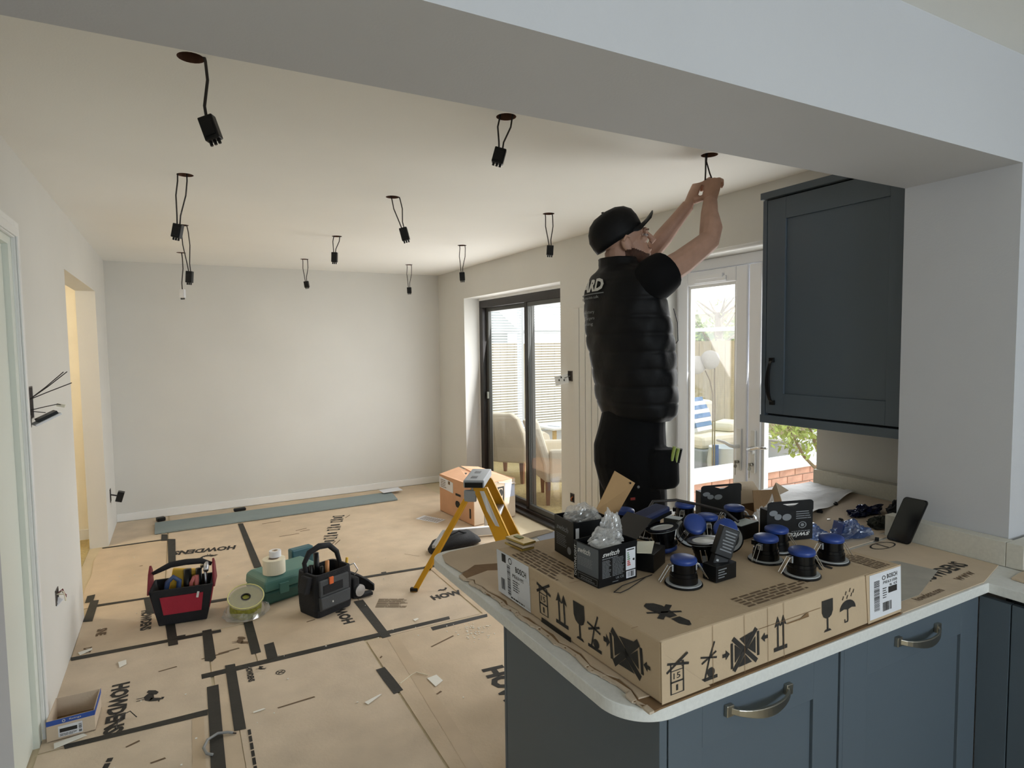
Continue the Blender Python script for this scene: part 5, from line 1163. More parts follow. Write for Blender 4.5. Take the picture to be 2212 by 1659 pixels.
# white maker labels
def label(O,U,Vv,u0,v0,u1,v1,off):
    n = U.cross(Vv).normalized()
    MB().extr([O+U*u+Vv*v+n*off for u,v in ((u0,v0),(u1,v0),(u1,v1),(u0,v1))], n*0.0004).build('paper_label', PAPER, bx)
label(lO,lU,lV,-0.005,0.03,0.262,0.99,0.001)
k = Ink(lO+lU*(-0.005)+lV*0.03, lU*0.267, lV*0.96, 0.0019)
k.rect(0.17,0.78,0.30,0.97).text('BOSCH',0.60,0.70,0.32,0.13,0.02).text('PIE631BB',0.50,0.55,0.34,0.08,0.01).lines(0.50,0.25,0.72,0.52,5,6,0.4,3)
k.bars(0.12,0.12,0.26,0.38,7,3).ring(0.44,0.88,0.055,0.075,0.72); k.build('printed_lettering', INK, bx)
k = Ink(lO+lU*(-0.005)+lV*0.03, lU*0.267, lV*0.96, 0.0019); k.bars(0.33,0.08,0.43,0.78,26,8,False); k.lines(0.42,0.04,0.9,0.10,1,9,0.6,6); k.build('bar_code', INK, bx)
panel_on(lO,lU,lV,[(0.165,0.10),(0.262,0.06),(0.268,0.60),(0.24,0.66),(0.17,0.55)],0.002,'clear_pouch',PLAST)
label(fO,fU,FV,0.832,0.06,0.998,0.97,0.0026)
k = Ink(fO+fU*0.832+FV*0.06, fU*0.166, FV*0.91, 0.0035)
k.text('BOSCH',0.54,0.82,0.33,0.10,0.02).ring(0.44,0.86,0.055,0.05,0.7).text('PIE631BB',0.42,0.72,0.45,0.06,0.005).rect(0.58,0.48,0.86,0.62).text('a ci',0.62,0.64,0.24,0.06,0.01).lines(0.40,0.40,0.54,0.66,5,12,0.35,2).bars(0.40,0.10,0.68,0.30,9,5)
k.build('printed_lettering', INK, bx)
k = Ink(fO+fU*0.832+FV*0.06, fU*0.166, FV*0.91, 0.0035); k.bars(0.13,0.16,0.30,0.84,34,18,False); k.build('bar_code', INK, bx)
# print on the lid
def foot(O,U,Vv):
    k = Ink(O,U,Vv,0.0008); k.poly([(0.0,0.45),(0.06,0.8),(0.2,0.98),(0.4,0.92),(0.62,0.75),(0.62,0.25),(0.4,0.1),(0.2,0.02),(0.06,0.15)]); k.poly([(0.66,0.78),(0.85,0.85),(0.97,0.6),(0.97,0.4),(0.85,0.18),(0.66,0.22)])
    k.build('printed_symbol', INK, bx)
    k = Ink(O,U,Vv,0.0010); k.line((0.30,-0.35),(0.54,1.3),0.055,0.3); k.line((0.24,1.35),(0.58,-0.25),0.10,0.3); k.build('printed_cross', INK, bx)
foot((0.838,0.990,zt),(0.006,-0.125,0),(0.040,0.0,0))
foot((1.325,0.955,zt),(0.105,-0.045,0),(0.022,0.045,0))
def para(O,U,Vv,rows,seed):
    k = Ink(O,U,Vv,0.0008); k.lines(0,0,1,1,rows,seed,0.55,7); k.build('printed_text', INKF, bx)
para((1.03,0.868,zt),(0.235,0.003,0),(-0.004,0.052,0),5,31)
para((0.756,1.405,zt),(0.006,-0.235,0),(0.085,0.0,0),7,32)
para((1.525,0.862,zt),(-0.004,0.11,0),(-0.06,0.0,0),5,33)
k = Ink((0.755,0.852,zt),(0.785,0,0),(0,0.62,0),0.0007); k.rect(0.03,0.505,0.97,0.507).rect(0.0,0.10,0.02,0.102); k.build('crease', CARDD, bx)
tag(MB().tube([(0.975,1.105,1.0375),(0.93,1.098,1.0375),(0.872,1.088,1.0375),(0.832,1.068,1.0375),(0.842,1.058,1.0375),(0.872,1.066,1.0375),(0.95,1.10,1.0375)],0.0011,6).build('thin_wire', CABLE), 'thin dark wire loop on the carton lid in front of the open product box', 'wire')
bk = thing('brass_plates', 'small stack of brass-coloured plates on the far left corner of the carton', 'plates', (0.805,1.455,1.035))
for i in range(3): MB().obox((0.806+0.002*i,1.452,1.0395+0.0075*i),0.042,0.082,0.006,rotz(0.10+0.03*i)).build('plate', BRASS if i != 1 else CARD, bk, bevel=0.0008)
MB().obox((0.812,1.465,1.0585),0.016,0.028,0.001,rotz(0.13)).build('window_cutout', YGRN, bk)

# ------------------------------------------------------------------ downlights
proto = thing('downlight', 'p', 'downlight', (0,0,0), group='blue-capped downlights on the carton')
def DP(b, nm, m, par=None, **k): return b.build(nm, m, par or proto, **k)
DP(MB().lathe([(0.030,0.0),(0.043,0.0),(0.0435,0.002),(0.042,0.0045),(0.030,0.005)],36,cap=False), 'bezel', BLKG, smooth=False)
DP(MB().lathe([(0.031,0.0046),(0.0405,0.0046),(0.040,0.0062),(0.031,0.0062)],36,cap=False), 'gasket', SILV, smooth=False)
mod_smooth(DP(MB().lathe([(0.0,0.003),(0.0325,0.005),(0.0315,0.022),(0.0300,0.0225),(0.0295,0.030),(0.0275,0.0305),(0.0270,0.052),(0.0,0.0525)],32), 'can', BLKG, smooth=True),0.5)
mod_smooth(DP(MB().lathe([(0.0,0.051),(0.0285,0.051),(0.0300,0.053),(0.0300,0.0585),(0.0285,0.0615),(0.022,0.0645),(0.010,0.0662),(0.0,0.0666)],32), 'cap', BLUE, smooth=True),0.9)
mod_smooth(DP(MB().lathe([(0.0,0.0022),(0.022,0.0022),(0.023,0.0005),(0.026,0.0),(0.030,0.001)],28,cap=False), 'lens', LENS, smooth=True),0.9)
DP(MB().obox((0.0,0.030,0.040),0.018,0.010,0.012), 'cable_gland', BLK, bevel=0.001)
for s in (-1,1):
    for dy in (-0.006,0.006):
        DP(MB().tube([(s*0.028,dy,0.046),(s*0.034,dy,0.046),(s*0.056,dy*1.2,0.0085),(s*0.053,dy*1.2+0.003,0.0070),(s*0.050,dy*1.2+0.007,0.0075)] if False else [(s*0.028,dy,0.046),(s*0.035,dy,0.0455),(s*0.058,dy*0.9,0.010)],0.0011,6), 'spring_clip', CHROME)
    DP(MB().tube([(s*0.035,-0.006,0.0455),(s*0.035,0.006,0.0455)],0.0011,6), 'spring_clip', CHROME)
    DP(MB().obox((s*0.0285,0,0.040),0.004,0.012,0.016), 'clip_mount', ALU, bevel=0.0006)
ZT = 1.0355
DL = [((1.003,1.030,ZT),-0.35,None,'blue-capped downlight standing alone at the front beside the product box'),
 ((1.282,0.930,ZT),-0.30,None,'blue-capped downlight nearest the front right edge of the carton'),
 ((1.430,0.955,ZT),-0.28,None,'blue-capped downlight standing farthest right on the carton'),
 ((1.293,1.040,ZT),0.2,None,'blue-capped downlight just behind the front right one'),
 ((1.377,1.075,ZT),-0.25,None,'blue-capped downlight in front of the upside-down hang-tab box'),
 ((1.452,1.282,ZT),-0.5,None,'pale-shining downlight beside the brown open carton'),
 ((1.352,1.385,ZT),0.6,None,'grey-topped downlight standing at the back before the white door'),
 ((1.312,1.255,ZT),0.9,None,'pale-topped downlight in front of the grey-topped one at the back'),
 ((1.150,1.425,ZT),-0.1,None,'dark-blue capped downlight at the back left beside the leaning card'),
 ((1.172,1.335,ZT),0.4,None,'dark-blue capped downlight behind the long blue box')]
def Rtilt(axis, spin=0.0):
    q = V((0,0,1)).rotation_difference(V(axis).normalized()).to_matrix(); return q @ rotz(spin)
TL = [((1.125,1.085,1.1015),(0.06,-0.10,-1),0.4,'downlight lying face up with its white lens showing, centre front of the heap'),
 ((1.105,1.215,1.103),(0.12,-0.14,-1),1.2,'face-up downlight with a grey lens under the long blue box'),
 ((1.215,1.225,1.0815),(-0.30,-0.62,0.62),0.2,'black-rimmed downlight tipped on its side in the middle of the heap'),
 ((1.262,1.140,1.0725),(-0.52,-0.42,0.60),0.9,'downlight tipped over with its blue cap facing the front')]
first = True
for loc, sp_, R_, lab in DL:
    if first:
        proto.location = loc; proto.rotation_euler = (0,0,sp_); proto['label'] = lab; first = False
    else: clone(proto, loc, rotz(sp_), lab)
for loc, ax, sp_, lab in TL:
    R = Rtilt(ax, sp_)
    # sink to rest: lowest point on the lid
    pts = [R @ V((0.043*math.cos(a),0.043*math.sin(a),0)) for a in [2*PI*i/24 for i in range(24)]]+[R @ V((0.029*math.cos(a),0.029*math.sin(a),0.064)) for a in [2*PI*i/24 for i in range(24)]]
    zmin = min(p.z for p in pts); l = V(loc); l.z = ZT+0.001-zmin
    clone(proto, l, R, lab)

# ------------------------------------------------------------------ product boxes, drivers, flex
def product_box(nm, lab, A, Bp, depth, z0, h, open_top=False, m=BOXB):
    """near edge A->Bp (left to right as seen), depth away from the viewer"""
    A, Bp = V((A[0],A[1],z0)), V((Bp[0],Bp[1],z0)); d = (Bp-A); n = V((-d.y,d.x,0)).normalized()*depth
    t = thing(nm, lab, 'box', (A+Bp+n*1.0)/2+V((0,0,0)))
    return t, A, d, n
# front product box, open on top
t, A, d, n = product_box('product_box', 'open black and grey printed light box at the front left of the carton lid', (0.817,1.104), (0.936,1.114), 0.088, ZT+0.0005, 0.09)
h = V((0,0,0.09)); c = [A, A+d, A+d+n, A+n]
for i in range(4):
    p, q = c[i], c[(i+1)%4]; wallpanel((p.x,p.y),(q.x,q.y),A.z,A.z+0.09,0.0012).build('side_panel', BOXB, t)
MB().extr([p+V((0,0,0.0002)) for p in c],(0,0,0.001)).build('bottom_panel', BOXB, t)
def slab(O,U,Vv,u0,v0,u1,v1,off,m,nm,par):
    nn = U.cross(Vv).normalized(); return MB().extr([O+U*u+Vv*v+nn*off for u,v in ((u0,v0),(u1,v0),(u1,v1),(u0,v1))], nn*0.0002).build(nm, m, par)
k = Ink(A,d,h,0.0004); k.text('switch',0.09,0.76,0.42,0.13,0.02,0.05); k.build('printed_lettering', PRNT, t)
k = Ink(A,d,h,0.0004); k.lines(0.09,0.70,0.50,0.74,1,2,0.6,8).lines(0.09,0.22,0.32,0.68,13,3,0.45,3).lines(0.35,0.22,0.66,0.70,13,5,0.45,4).rect(0.35,0.06,0.50,0.075).text('CE',0.55,0.12,0.10,0.06,0.01).text('UK',0.44,0.12,0.09,0.06,0.01); k.build('printed_lines', GREYP, t)
slab(A,d,h,0.70,0.27,0.955,0.84,0.0004,PAPER,'energy_label',t)
k = Ink(A,d,h,0.0009); k.rect(0.73,0.78,0.92,0.81).poly([(0.87,0.52),(0.90,0.49),(0.93,0.49),(0.93,0.55),(0.90,0.55)]); k.build('printed_lines', INK, t)
k = Ink(A,d,h,0.0009)
for i in range(4): k.rect(0.735,0.70-0.055*i,0.775+0.012*i,0.735-0.055*i)
k.build('energy_bar', GREEN, t); k = Ink(A,d,h,0.0009)
for i in range(3): k.rect(0.735,0.48-0.05*i,0.80+0.012*i,0.515-0.05*i)
k.build('energy_bar', ENRED, t)
slab(A,d,h,0.71,0.055,0.955,0.24,0.0004,PAPER,'bar_code_label',t); k = Ink(A,d,h,0.0009); k.bars(0.74,0.08,0.93,0.225,12,4); k.build('bar_code', INK, t)
O2, U2 = A+n, -n
slab(O2,U2,h,0.14,0.24,1.0,0.98,0.0004,BOXG,'grey_panel',t)
k = Ink(O2,U2,h,0.0009); k.text('switch',0.17,0.74,0.50,0.15,0.02,0.04).textr('DOWNLIGHT',0.03,0.08,0.09,0.82,0.01); k.build('printed_lettering', PRNT, t)
k = Ink(O2,U2,h,0.0009); k.lines(0.17,0.42,0.90,0.66,6,7,0.4,7).frame(0.18,0.04,0.96,0.20,0.012,0.012).lines(0.30,0.07,0.86,0.17,2,8,0.5,6); k.build('printed_lines', GREYP, t)
e_ = A+d; MB().extr([A+h+d*0.15+n*0.02,A+h+d,A+h+d+n,A+h+d*0.98+n],(0,0,0.001)) 
q = [A+d+h, A+d+n+h, A+d+n+h+V((0.075,0.03,0.030)), A+d+h+V((0.075,0.03,0.030))]
MB().extr(q,(0,0,0.0012)).build('lid_flap', BOXB, t)
crumple('polybag', 'clear polybag bulging out of the front product box', 'polybag', (0.872,1.150,1.118), 0.043, 0.034, 0.030, PLAST, 21, amp=0.22)
MB().lathe([(0,0),(0.036,0),(0.038,0.004),(0.032,0.008),(0,0.009)],28,(0.872,1.15,1.113)).build('bagged_lens', LENS, t, smooth=False)
crumple('polybag', 'torn clear film standing up at the back of the front product box', 'polybag', (0.905,1.175,1.118), 0.028, 0.018, 0.050, PLAST, 25, amp=0.3)
# rear product box with leaning flap
t, A, d, n = product_box('product_box', 'open black printed light box behind the front one, with tall brown flap', (0.866,1.275), (0.978,1.268), 0.10, ZT+0.0005, 0.10)
h = V((0,0,0.10)); c = [A, A+d, A+d+n, A+n]
for i in range(4):
    p, q = c[i], c[(i+1)%4]; wallpanel((p.x,p.y),(q.x,q.y),A.z,A.z+0.10,0.0012).build('side_panel', BOXB, t)
MB().extr([p+V((0,0,0.0002)) for p in c],(0,0,0.001)).build('bottom_panel', BOXB, t)
O2, U2 = A+n, -n
k = Ink(O2,U2,h,0.0006); k.text('switch',0.12,0.66,0.60,0.14,0.02,0.04); k.build('printed_lettering', GREYP, t)
k = Ink(O2,U2,h,0.0006); k.lines(0.12,0.25,0.70,0.58,7,7,0.4,5).disc(0.78,0.22,0.10,0.10); k.build('printed_lines', GREYP, t)
slab(A,d,h,0.05,0.45,0.14,0.85,0.0006,PAPER,'white_label',t)
fl_ = [V((1.066,1.372,1.085)),V((0.995,1.355,1.132)),V((1.072,1.37,1.231)),V((1.147,1.372,1.187))]
MB().extr([V((0.975,1.33,1.134)),V((0.99,1.35,1.131)),V((1.062,1.366,1.087)),V((1.04,1.345,1.09))],(0,0,0.0015)).build('flap_hinge', CARDD, t)
MB().extr(fl_, (fl_[1]-fl_[0]).cross(fl_[3]-fl_[0]).normalized()*0.002).build('tall_flap', CARDK, t, bevel=0.0005)
nn = (fl_[1]-fl_[0]).cross(fl_[3]-fl_[0]).normalized()
k = Ink(fl_[0],fl_[1]-fl_[0],fl_[3]-fl_[0],0.003 if nn.y < 0 else -0.0008); k.disc(0.22,0.93,0.05,0.022); k.build('peg_hole', BLK, t)
crumple('polybag', 'clear polybag with dark disc inside the rear product box', 'polybag', (0.922,1.322,1.124), 0.048, 0.040, 0.032, PLAST, 31, amp=0.22)
MB().lathe([(0.02,0),(0.04,0),(0.042,0.004),(0.034,0.008),(0.02,0.008)],28,(0.915,1.32,1.127),cap=False).build('bagged_ring', BLKG, t)
# hang-tab boxes
def hang_box(lab, A, Bp, h, depth, up, lit):
    A, Bp = V((A[0],A[1],ZT+0.0006)), V((Bp[0],Bp[1],ZT+0.0006)); d = Bp-A; n = V((-d.y,d.x,0)).normalized(); hv = V((0,0,h))
    t = thing('product_box', lab, 'box', (A+Bp)/2)
    body = h*0.80; dd = n*depth
    MB().hexa([A,Bp,Bp+dd,A+dd],[A+V((0,0,body)),Bp+V((0,0,body)),Bp+dd+V((0,0,body)),A+dd+V((0,0,body))]).build('box_body', BOXB, t, bevel=0.001)
    # header card with euro slot
    pts = [(0,0.74),(1,0.74),(1,0.92)]+[(1-0.09+0.09*math.cos(a),0.92+0.08*math.sin(a)) for a in [PI/2*i/5 for i in range(1,6)]]+[(0.09+0.09*math.cos(a),0.92+0.08*math.sin(a)) for a in [PI/2+PI/2*i/5 for i in range(6)]]
    bm = bmesh.new()
    def loop(ps):
        vs = [bm.verts.new(A+d*u+hv*v-n*0.0008) for u, v in ps]; return [bm.edges.new((vs[i],vs[(i+1)%len(vs)])) for i in range(len(vs))]
    es = loop(pts)+loop([(0.33,0.93),(0.42,0.89),(0.47,0.86),(0.56,0.86),(0.61,0.89),(0.68,0.93)])
    bmesh.ops.triangle_fill(bm, use_beauty=True, edges=es, normal=tuple(-n))
    g = bmesh.ops.extrude_face_region(bm, geom=list(bm.faces)); bmesh.ops.translate(bm, verts=[v for v in g['geom'] if isinstance(v, bmesh.types.BMVert)], vec=-n*0.0008)
    me = bpy.data.meshes.new('hang_tab'); bm.to_mesh(me); bm.free(); me.materials.append(BOXB)
    inv = W[t.name].inverted(); me.transform(inv); o = bpy.data.objects.new('hang_tab', me); COL.objects.link(o); o.parent = t; W[o.name] = W[t.name]
    O = A-n*0.0014
    k = Ink(O,d,hv,0.0006); k.disc(0.13,0.72,0.09,0.07).disc(0.23,0.62,0.08,0.075).disc(0.42,0.60,0.10,0.085); k.build('printed_picture', GREYP, t)
    if lit:
        k = Ink(O,d,hv,0.0006); k.lines(0.62,0.54,0.96,0.76,4,3,0.4,1).ring(0.76,0.38,0.09,0.085,0.75).disc(0.76,0.38,0.04,0.04); k.build('printed_lines', GREYP, t)
        k = Ink(O+d*0.93+hv*0.19,-d,-hv,0.0); k.s = 0
        k = Ink(O+d*0.93+hv*0.20-n*0.0006,-d,-hv,0.0); k.text('switch',0,0.0,0.55,0.13,0.02,0.05); k.build('printed_lettering', PRNT, t)
        k = Ink(O+d*0.93+hv*0.24-n*0.0006,-d,-hv,0.0); k.lines(0.0,0.0,0.5,0.03,1,3,0.7,8); k.build('printed_lines', GREYP, t)
    return t
hang_box('black hang-tab box with upside-down white lettering, right of the heap', (1.405,1.128), (1.545,1.088), 0.113, 0.032, True, True)
hang_box('black hang-tab box standing at the back in front of the white doors', (1.440,1.405), (1.585,1.372), 0.100, 0.03, False, False)
# brown open carton behind, on the worktop
t = thing('small_carton', 'small brown open carton with splayed flaps right of the black hang-tab boxes', 'box', (1.78,1.47,0.915))
cq = [(1.705,1.42),(1.83,1.40),(1.86,1.50),(1.73,1.52)]
for i in range(4): wallpanel(cq[i], cq[(i+1)%4], 0.9155, 1.01, 0.002).build('side_panel', CARDD, t)
MB().extr([(p[0],p[1],0.9152) for p in cq],(0,0,0.002)).build('bottom_panel', CARDD, t)
def flapq(q, nm='flap', m=CARDD):
    q = [V(p) for p in q]; MB().extr(q, (q[1]-q[0]).cross(q[3]-q[0]).normalized()*0.002).build(nm, m, t)
flapq([(1.705,1.42,1.01),(1.83,1.40,1.01),(1.815,1.42,1.075),(1.712,1.435,1.082)]); flapq([(1.83,1.40,1.01),(1.86,1.50,1.01),(1.945,1.47,1.045),(1.85,1.45,1.090)],m=CARD); flapq([(1.73,1.52,1.01),(1.86,1.50,1.01),(1.85,1.55,1.075),(1.76,1.56,1.08)],m=CARD)
crumple('polybag', 'crumpled clear polybag between the brown carton and the hang-tab box', 'polybag', (1.64,1.32,0.9146), 0.06, 0.05, 0.11, PLAST, 41, amp=0.25)
# LED drivers and small boxes
def driver(lab, c, R, L, w, th, m=BLK, prt=True):
    t = thing('led_driver', lab, 'driver', c, R=R, group='black LED drivers among the downlights')
    Lm = W[t.name]
    def P(b, nm, mm, **k): b.v = [Lm @ p for p in b.v]; return b.build(nm, mm, t, **k)
    P(MB().box(-w/2,-th/2,0,w/2,th/2,L*0.62), 'driver_case', m, bevel=0.002); P(MB().box(-w*0.42,-th*0.46,L*0.62,w*0.42,th*0.46,L), 'terminal_box', m, bevel=0.003)
    if prt:
        b = MB()
        for r in range(7): b.box(-w*0.38+0.002*(r%2),-th/2-0.0004,L*(0.08+0.065*r),w*(0.30-0.05*(r%3)),-th/2-0.0001,L*(0.08+0.065*r)+0.003)
        P(b, 'printed_lines', GREYP)
        b = MB()
        for r in range(3): b.box(w*0.15,-th*0.46-0.0004,L*(0.70+0.09*r),w*0.28,-th*0.46-0.0001,L*(0.70+0.09*r)+0.005)
        P(b, 'screw_dot', SILV)
    return t
Rd = rotz(-0.40) @ MX.Rotation(0.38,3,'Y') @ MX.Rotation(PI,3,'Y') @ MX.Rotation(0.10,3,'X')
driver('black printed driver standing on end, leaning on the tipped downlight', (1.135,1.015,1.150), Rd, 0.112, 0.044, 0.024)
Rd = rotz(0.30) @ MX.Rotation(PI/2,3,'Y') @ rotz(0.0)
def pbox(nm, lab, c, sx, sy, sz, a, m, top=None, tl=0.0, prt=False):
    t = thing(nm, lab, 'box', c, R=rotz(a) @ MX.Rotation(tl,3,'Y')); Lm = W[t.name]
    b = MB().box(-sx/2,-sy/2,0,sx/2,sy/2,sz); b.v = [Lm @ p for p in b.v]; b.build('box_body', m, t, bevel=0.0015)
    if top:
        b = MB().box(-sx*0.47,-sy*0.45,sz,sx*0.47,sy*0.45,sz+0.0006); b.v = [Lm @ p for p in b.v]; b.build('top_label', top, t)
    if prt:
        b = MB()
        for r in range(4): b.box(-sx*0.40,-sy/2-0.0005,sz*(0.25+0.16*r),-sx*0.40+sx*(0.30+0.1*(r%2)),-sy/2-0.0001,sz*(0.25+0.16*r)+0.0025)
        b.v = [Lm @ p for p in b.v]; b.build('printed_lines', GREYP, t)
    return t
pbox('driver_box', 'small black printed box lying beside the upright driver', (1.100,1.013,ZT+0.0008), 0.070, 0.040, 0.038, 0.05, BOXB, None, 0, True)
pbox('driver_box', 'black box with pale top strip behind the blue caps', (1.398,1.202,ZT+0.0008), 0.085, 0.045, 0.040, 0.12, BOXB, mat('pale_strip','#8f9a98',0.5))
pbox('driver_box', 'small grey-topped box in the middle of the heap before the back downlights', (1.245,1.318,ZT+0.0008), 0.034, 0.050, 0.048, 0.45, mat('driver_grey','#50534f',0.6), mat('pale_top','#aeb8bd',0.5))
pbox('driver_box', 'black box with cream label beside the front product box', (1.005,1.165,ZT+0.0008), 0.085, 0.075, 0.045, 0.5, BOXB, None, 0.0)
tag(MB().extr([(0.955,1.140,1.083),(0.985,1.118,1.083),(1.022,1.150,1.098),(0.985,1.17,1.098)],(0,0,0.001)).build('cream_label', CREAMT), 'cream card wedge on the black box beside the front product box', 'card')
t = thing('long_blue_box', 'long dark-blue tilted box lying across the downlights', 'box', (1.10,1.275,1.104), R=rotz(0.22) @ MX.Rotation(-0.10,3,'Y')); Lm = W[t.name]
b = MB().box(-0.085,-0.025,0,0.085,0.025,0.026); b.v = [Lm @ p for p in b.v]; b.build('box_body', DBLUE, t, bevel=0.006)
b = MB().box(-0.03,-0.027,0.002,0.086,-0.0252,0.012); b.v = [Lm @ p for p in b.v]; b.build('side_strip', BLK, t)
tag(MB().tube([(1.16,1.355,1.085),(1.23,1.39,1.118),(1.29,1.355,1.122),(1.335,1.31,1.112),(1.36,1.235,1.106),(1.365,1.19,1.085)],0.0042,10).build('flex', CABLE, smooth=True), 'thick black flex arching over the downlight heap', 'cable')
tag(MB().tube([(1.49,1.245,1.068),(1.42,1.31,1.072),(1.385,1.345,1.066)],0.0035,8).build('flex', CABLE, smooth=True), 'short black flex beside the pale-shining downlight', 'cable')
# phone leaning on the upstand
t = thing('phone', 'black smartphone leaning against the pier upstand', 'phone', (2.10,1.13,0.914))
q0, q1 = V((2.095,1.198,0.9145)), V((2.095,1.118,0.9145)); U_ = (q1-q0); U_ = U_.normalized()*0.076; lean = V((0.034,-0.038,0.150))
def ph(u, v, o): 
    n = U_.cross(lean).normalized(); return q0+U_*u+lean*v+n*o
pts = []
for cx, cy, a0 in ((0.86,0.92,0),(0.14,0.92,90),(0.14,0.08,180),(0.86,0.08,270)): pts += [(cx+0.14*math.cos(math.radians(a0+18*i)), cy+0.08*math.sin(math.radians(a0+18*i))) for i in range(6)]
n = U_.cross(lean).normalized()
MB().extr([ph(u,v,0) for u,v in pts], n*0.008).build('phone_case', BLK, t, bevel=0.0015)
MB().extr([ph(0.5+(u-0.5)*0.93,0.5+(v-0.5)*0.965,0.0081) for u,v in pts], n*0.0004).build('screen', mat('phone_screen','#07080a',0.12), t)
tag(MB().obox((2.05,1.205,0.919),0.018,0.012,0.009,rotz(0.5)).build('plastic_clip', BLK, bevel=0.001), 'small dark plastic clip at the foot of the phone', 'clip')

# ------------------------------------------------------------------ the electrician on his step platform
BX, BY, FZ0 = 1.70, 2.14, 0.25
F_ = V((0.985,-0.174,0)); L_ = V((0.174,0.985,0)); UP = V((0,0,1))
def bp(a, l, z): return V((BX,BY,0))+F_*a+L_*l+UP*z
plat = thing('step_platform', 'low aluminium step platform under the worker', 'platform', (BX+0.06, BY, 0.004))
Rp = MX((F_, L_, UP)).transposed()
MB().obox(bp(0.06,0.02,0.2375),0.42,0.60,0.022,Rp).build('deck', ALU, plat, bevel=0.003)
for a in (-0.12,0.24):
    for l in (-0.25,0.29): MB().obox(bp(a,l,0.1155),0.035,0.035,0.221,Rp).build('leg', ALU, plat)
man = thing('person', 'worker in black cap and quilted gilet reaching up to the ceiling wires', 'person', (BX+0.05, BY, FZ0))
def ering(c, ax, ay, rx, ry, n=24, pw=1.0):
    o = []
    for k in range(n):
        t = 2*PI*k/n; ct, st_ = math.cos(t), math.sin(t)
        o.append(V(c)+ax*(rx*math.copysign(abs(ct)**pw, ct))+ay*(ry*math.copysign(abs(st_)**pw, st_)))
    return o
HEADC = bp(0.025,0.0,2.045)
hx = V((0.88,-0.48,0)).normalized(); hy = V((0.48,0.88,0)).normalized()
def hp(x, y, z): return HEADC+hx*x+hy*y+UP*z
SHR, ELR, WRR = V((1.715,1.928,1.85)), V((1.976,1.900,2.015)), V((2.070,1.975,2.205))
SHL, ELL, WRL = V((1.800,2.320,1.85)), V((1.950,2.215,2.010)), V((2.040,2.075,2.205))
b = MB()
# torso
b.loft([ering(bp(a,0,z),F_,L_,rx,ry) for z,a,rx,ry in ((1.02,0.06,0.10,0.155),(1.12,0.06,0.125,0.165),(1.25,0.065,0.11,0.15),(1.40,0.06,0.105,0.15),(1.60,0.04,0.12,0.175),(1.75,0.025,0.12,0.19),(1.84,0.015,0.095,0.19),(1.89,0.01,0.07,0.13),(1.92,0.005,0.06,0.07))])
# legs and feet
for s in (-1,1):
    b.tube([bp(0.06,s*0.085,1.06),bp(0.065,s*0.10,0.85),bp(0.075,s*0.11,0.70),bp(0.06,s*0.115,0.48),bp(0.05,s*0.12,0.33),bp(0.055,s*0.12,0.30)],[0.085,0.075,0.056,0.052,0.036,0.036],14)
    b.ell(bp(0.11,s*0.125,0.305),0.12,0.042,0.042,Rp)
# neck
b.tube([bp(-0.005,0,1.86),bp(0.0,0,1.92),hp(-0.03,0,-0.055)],[0.062,0.056,0.055],14)
# head
Rh = MX((hx,hy,UP)).transposed(); Rhp = Rh @ MX.Rotation(-0.42,3,'Y')
b.ell(hp(-0.018,0,0.022),0.098,0.078,0.096,Rhp,20,14)
b.ell(hp(0.048,0,-0.050),0.058,0.056,0.088,Rhp,18,12)
b.ell(hp(0.074,0,-0.116),0.030,0.034,0.026,Rhp,12,8)
b.ell(hp(0.030,0,-0.085),0.060,0.056,0.045,Rhp,16,10)
b.ell(hp(0.084,0,0.028),0.018,0.050,0.016,Rhp,12,8)
b.tube([hp(0.094,0,0.024),hp(0.112,0,0.006),hp(0.126,0,-0.008),hp(0.114,0,-0.020)],[0.009,0.012,0.014,0.011],10)
b.ell(hp(0.108,0,-0.052),0.012,0.022,0.008,Rhp,12,8); b.ell(hp(0.105,0,-0.069),0.012,0.020,0.008,Rhp,12,8)
for s in (-1,1):
    b.ell(hp(-0.004,s*0.078,-0.036),0.022,0.010,0.034,Rhp,14,10); b.ell(hp(0.074,s*0.034,-0.012),0.022,0.020,0.016,Rhp,10,8)
    b.tube([hp(-0.018,s*0.088,-0.025),hp(-0.008,s*0.092,-0.004),hp(0.010,s*0.088,-0.010)],0.006,8)
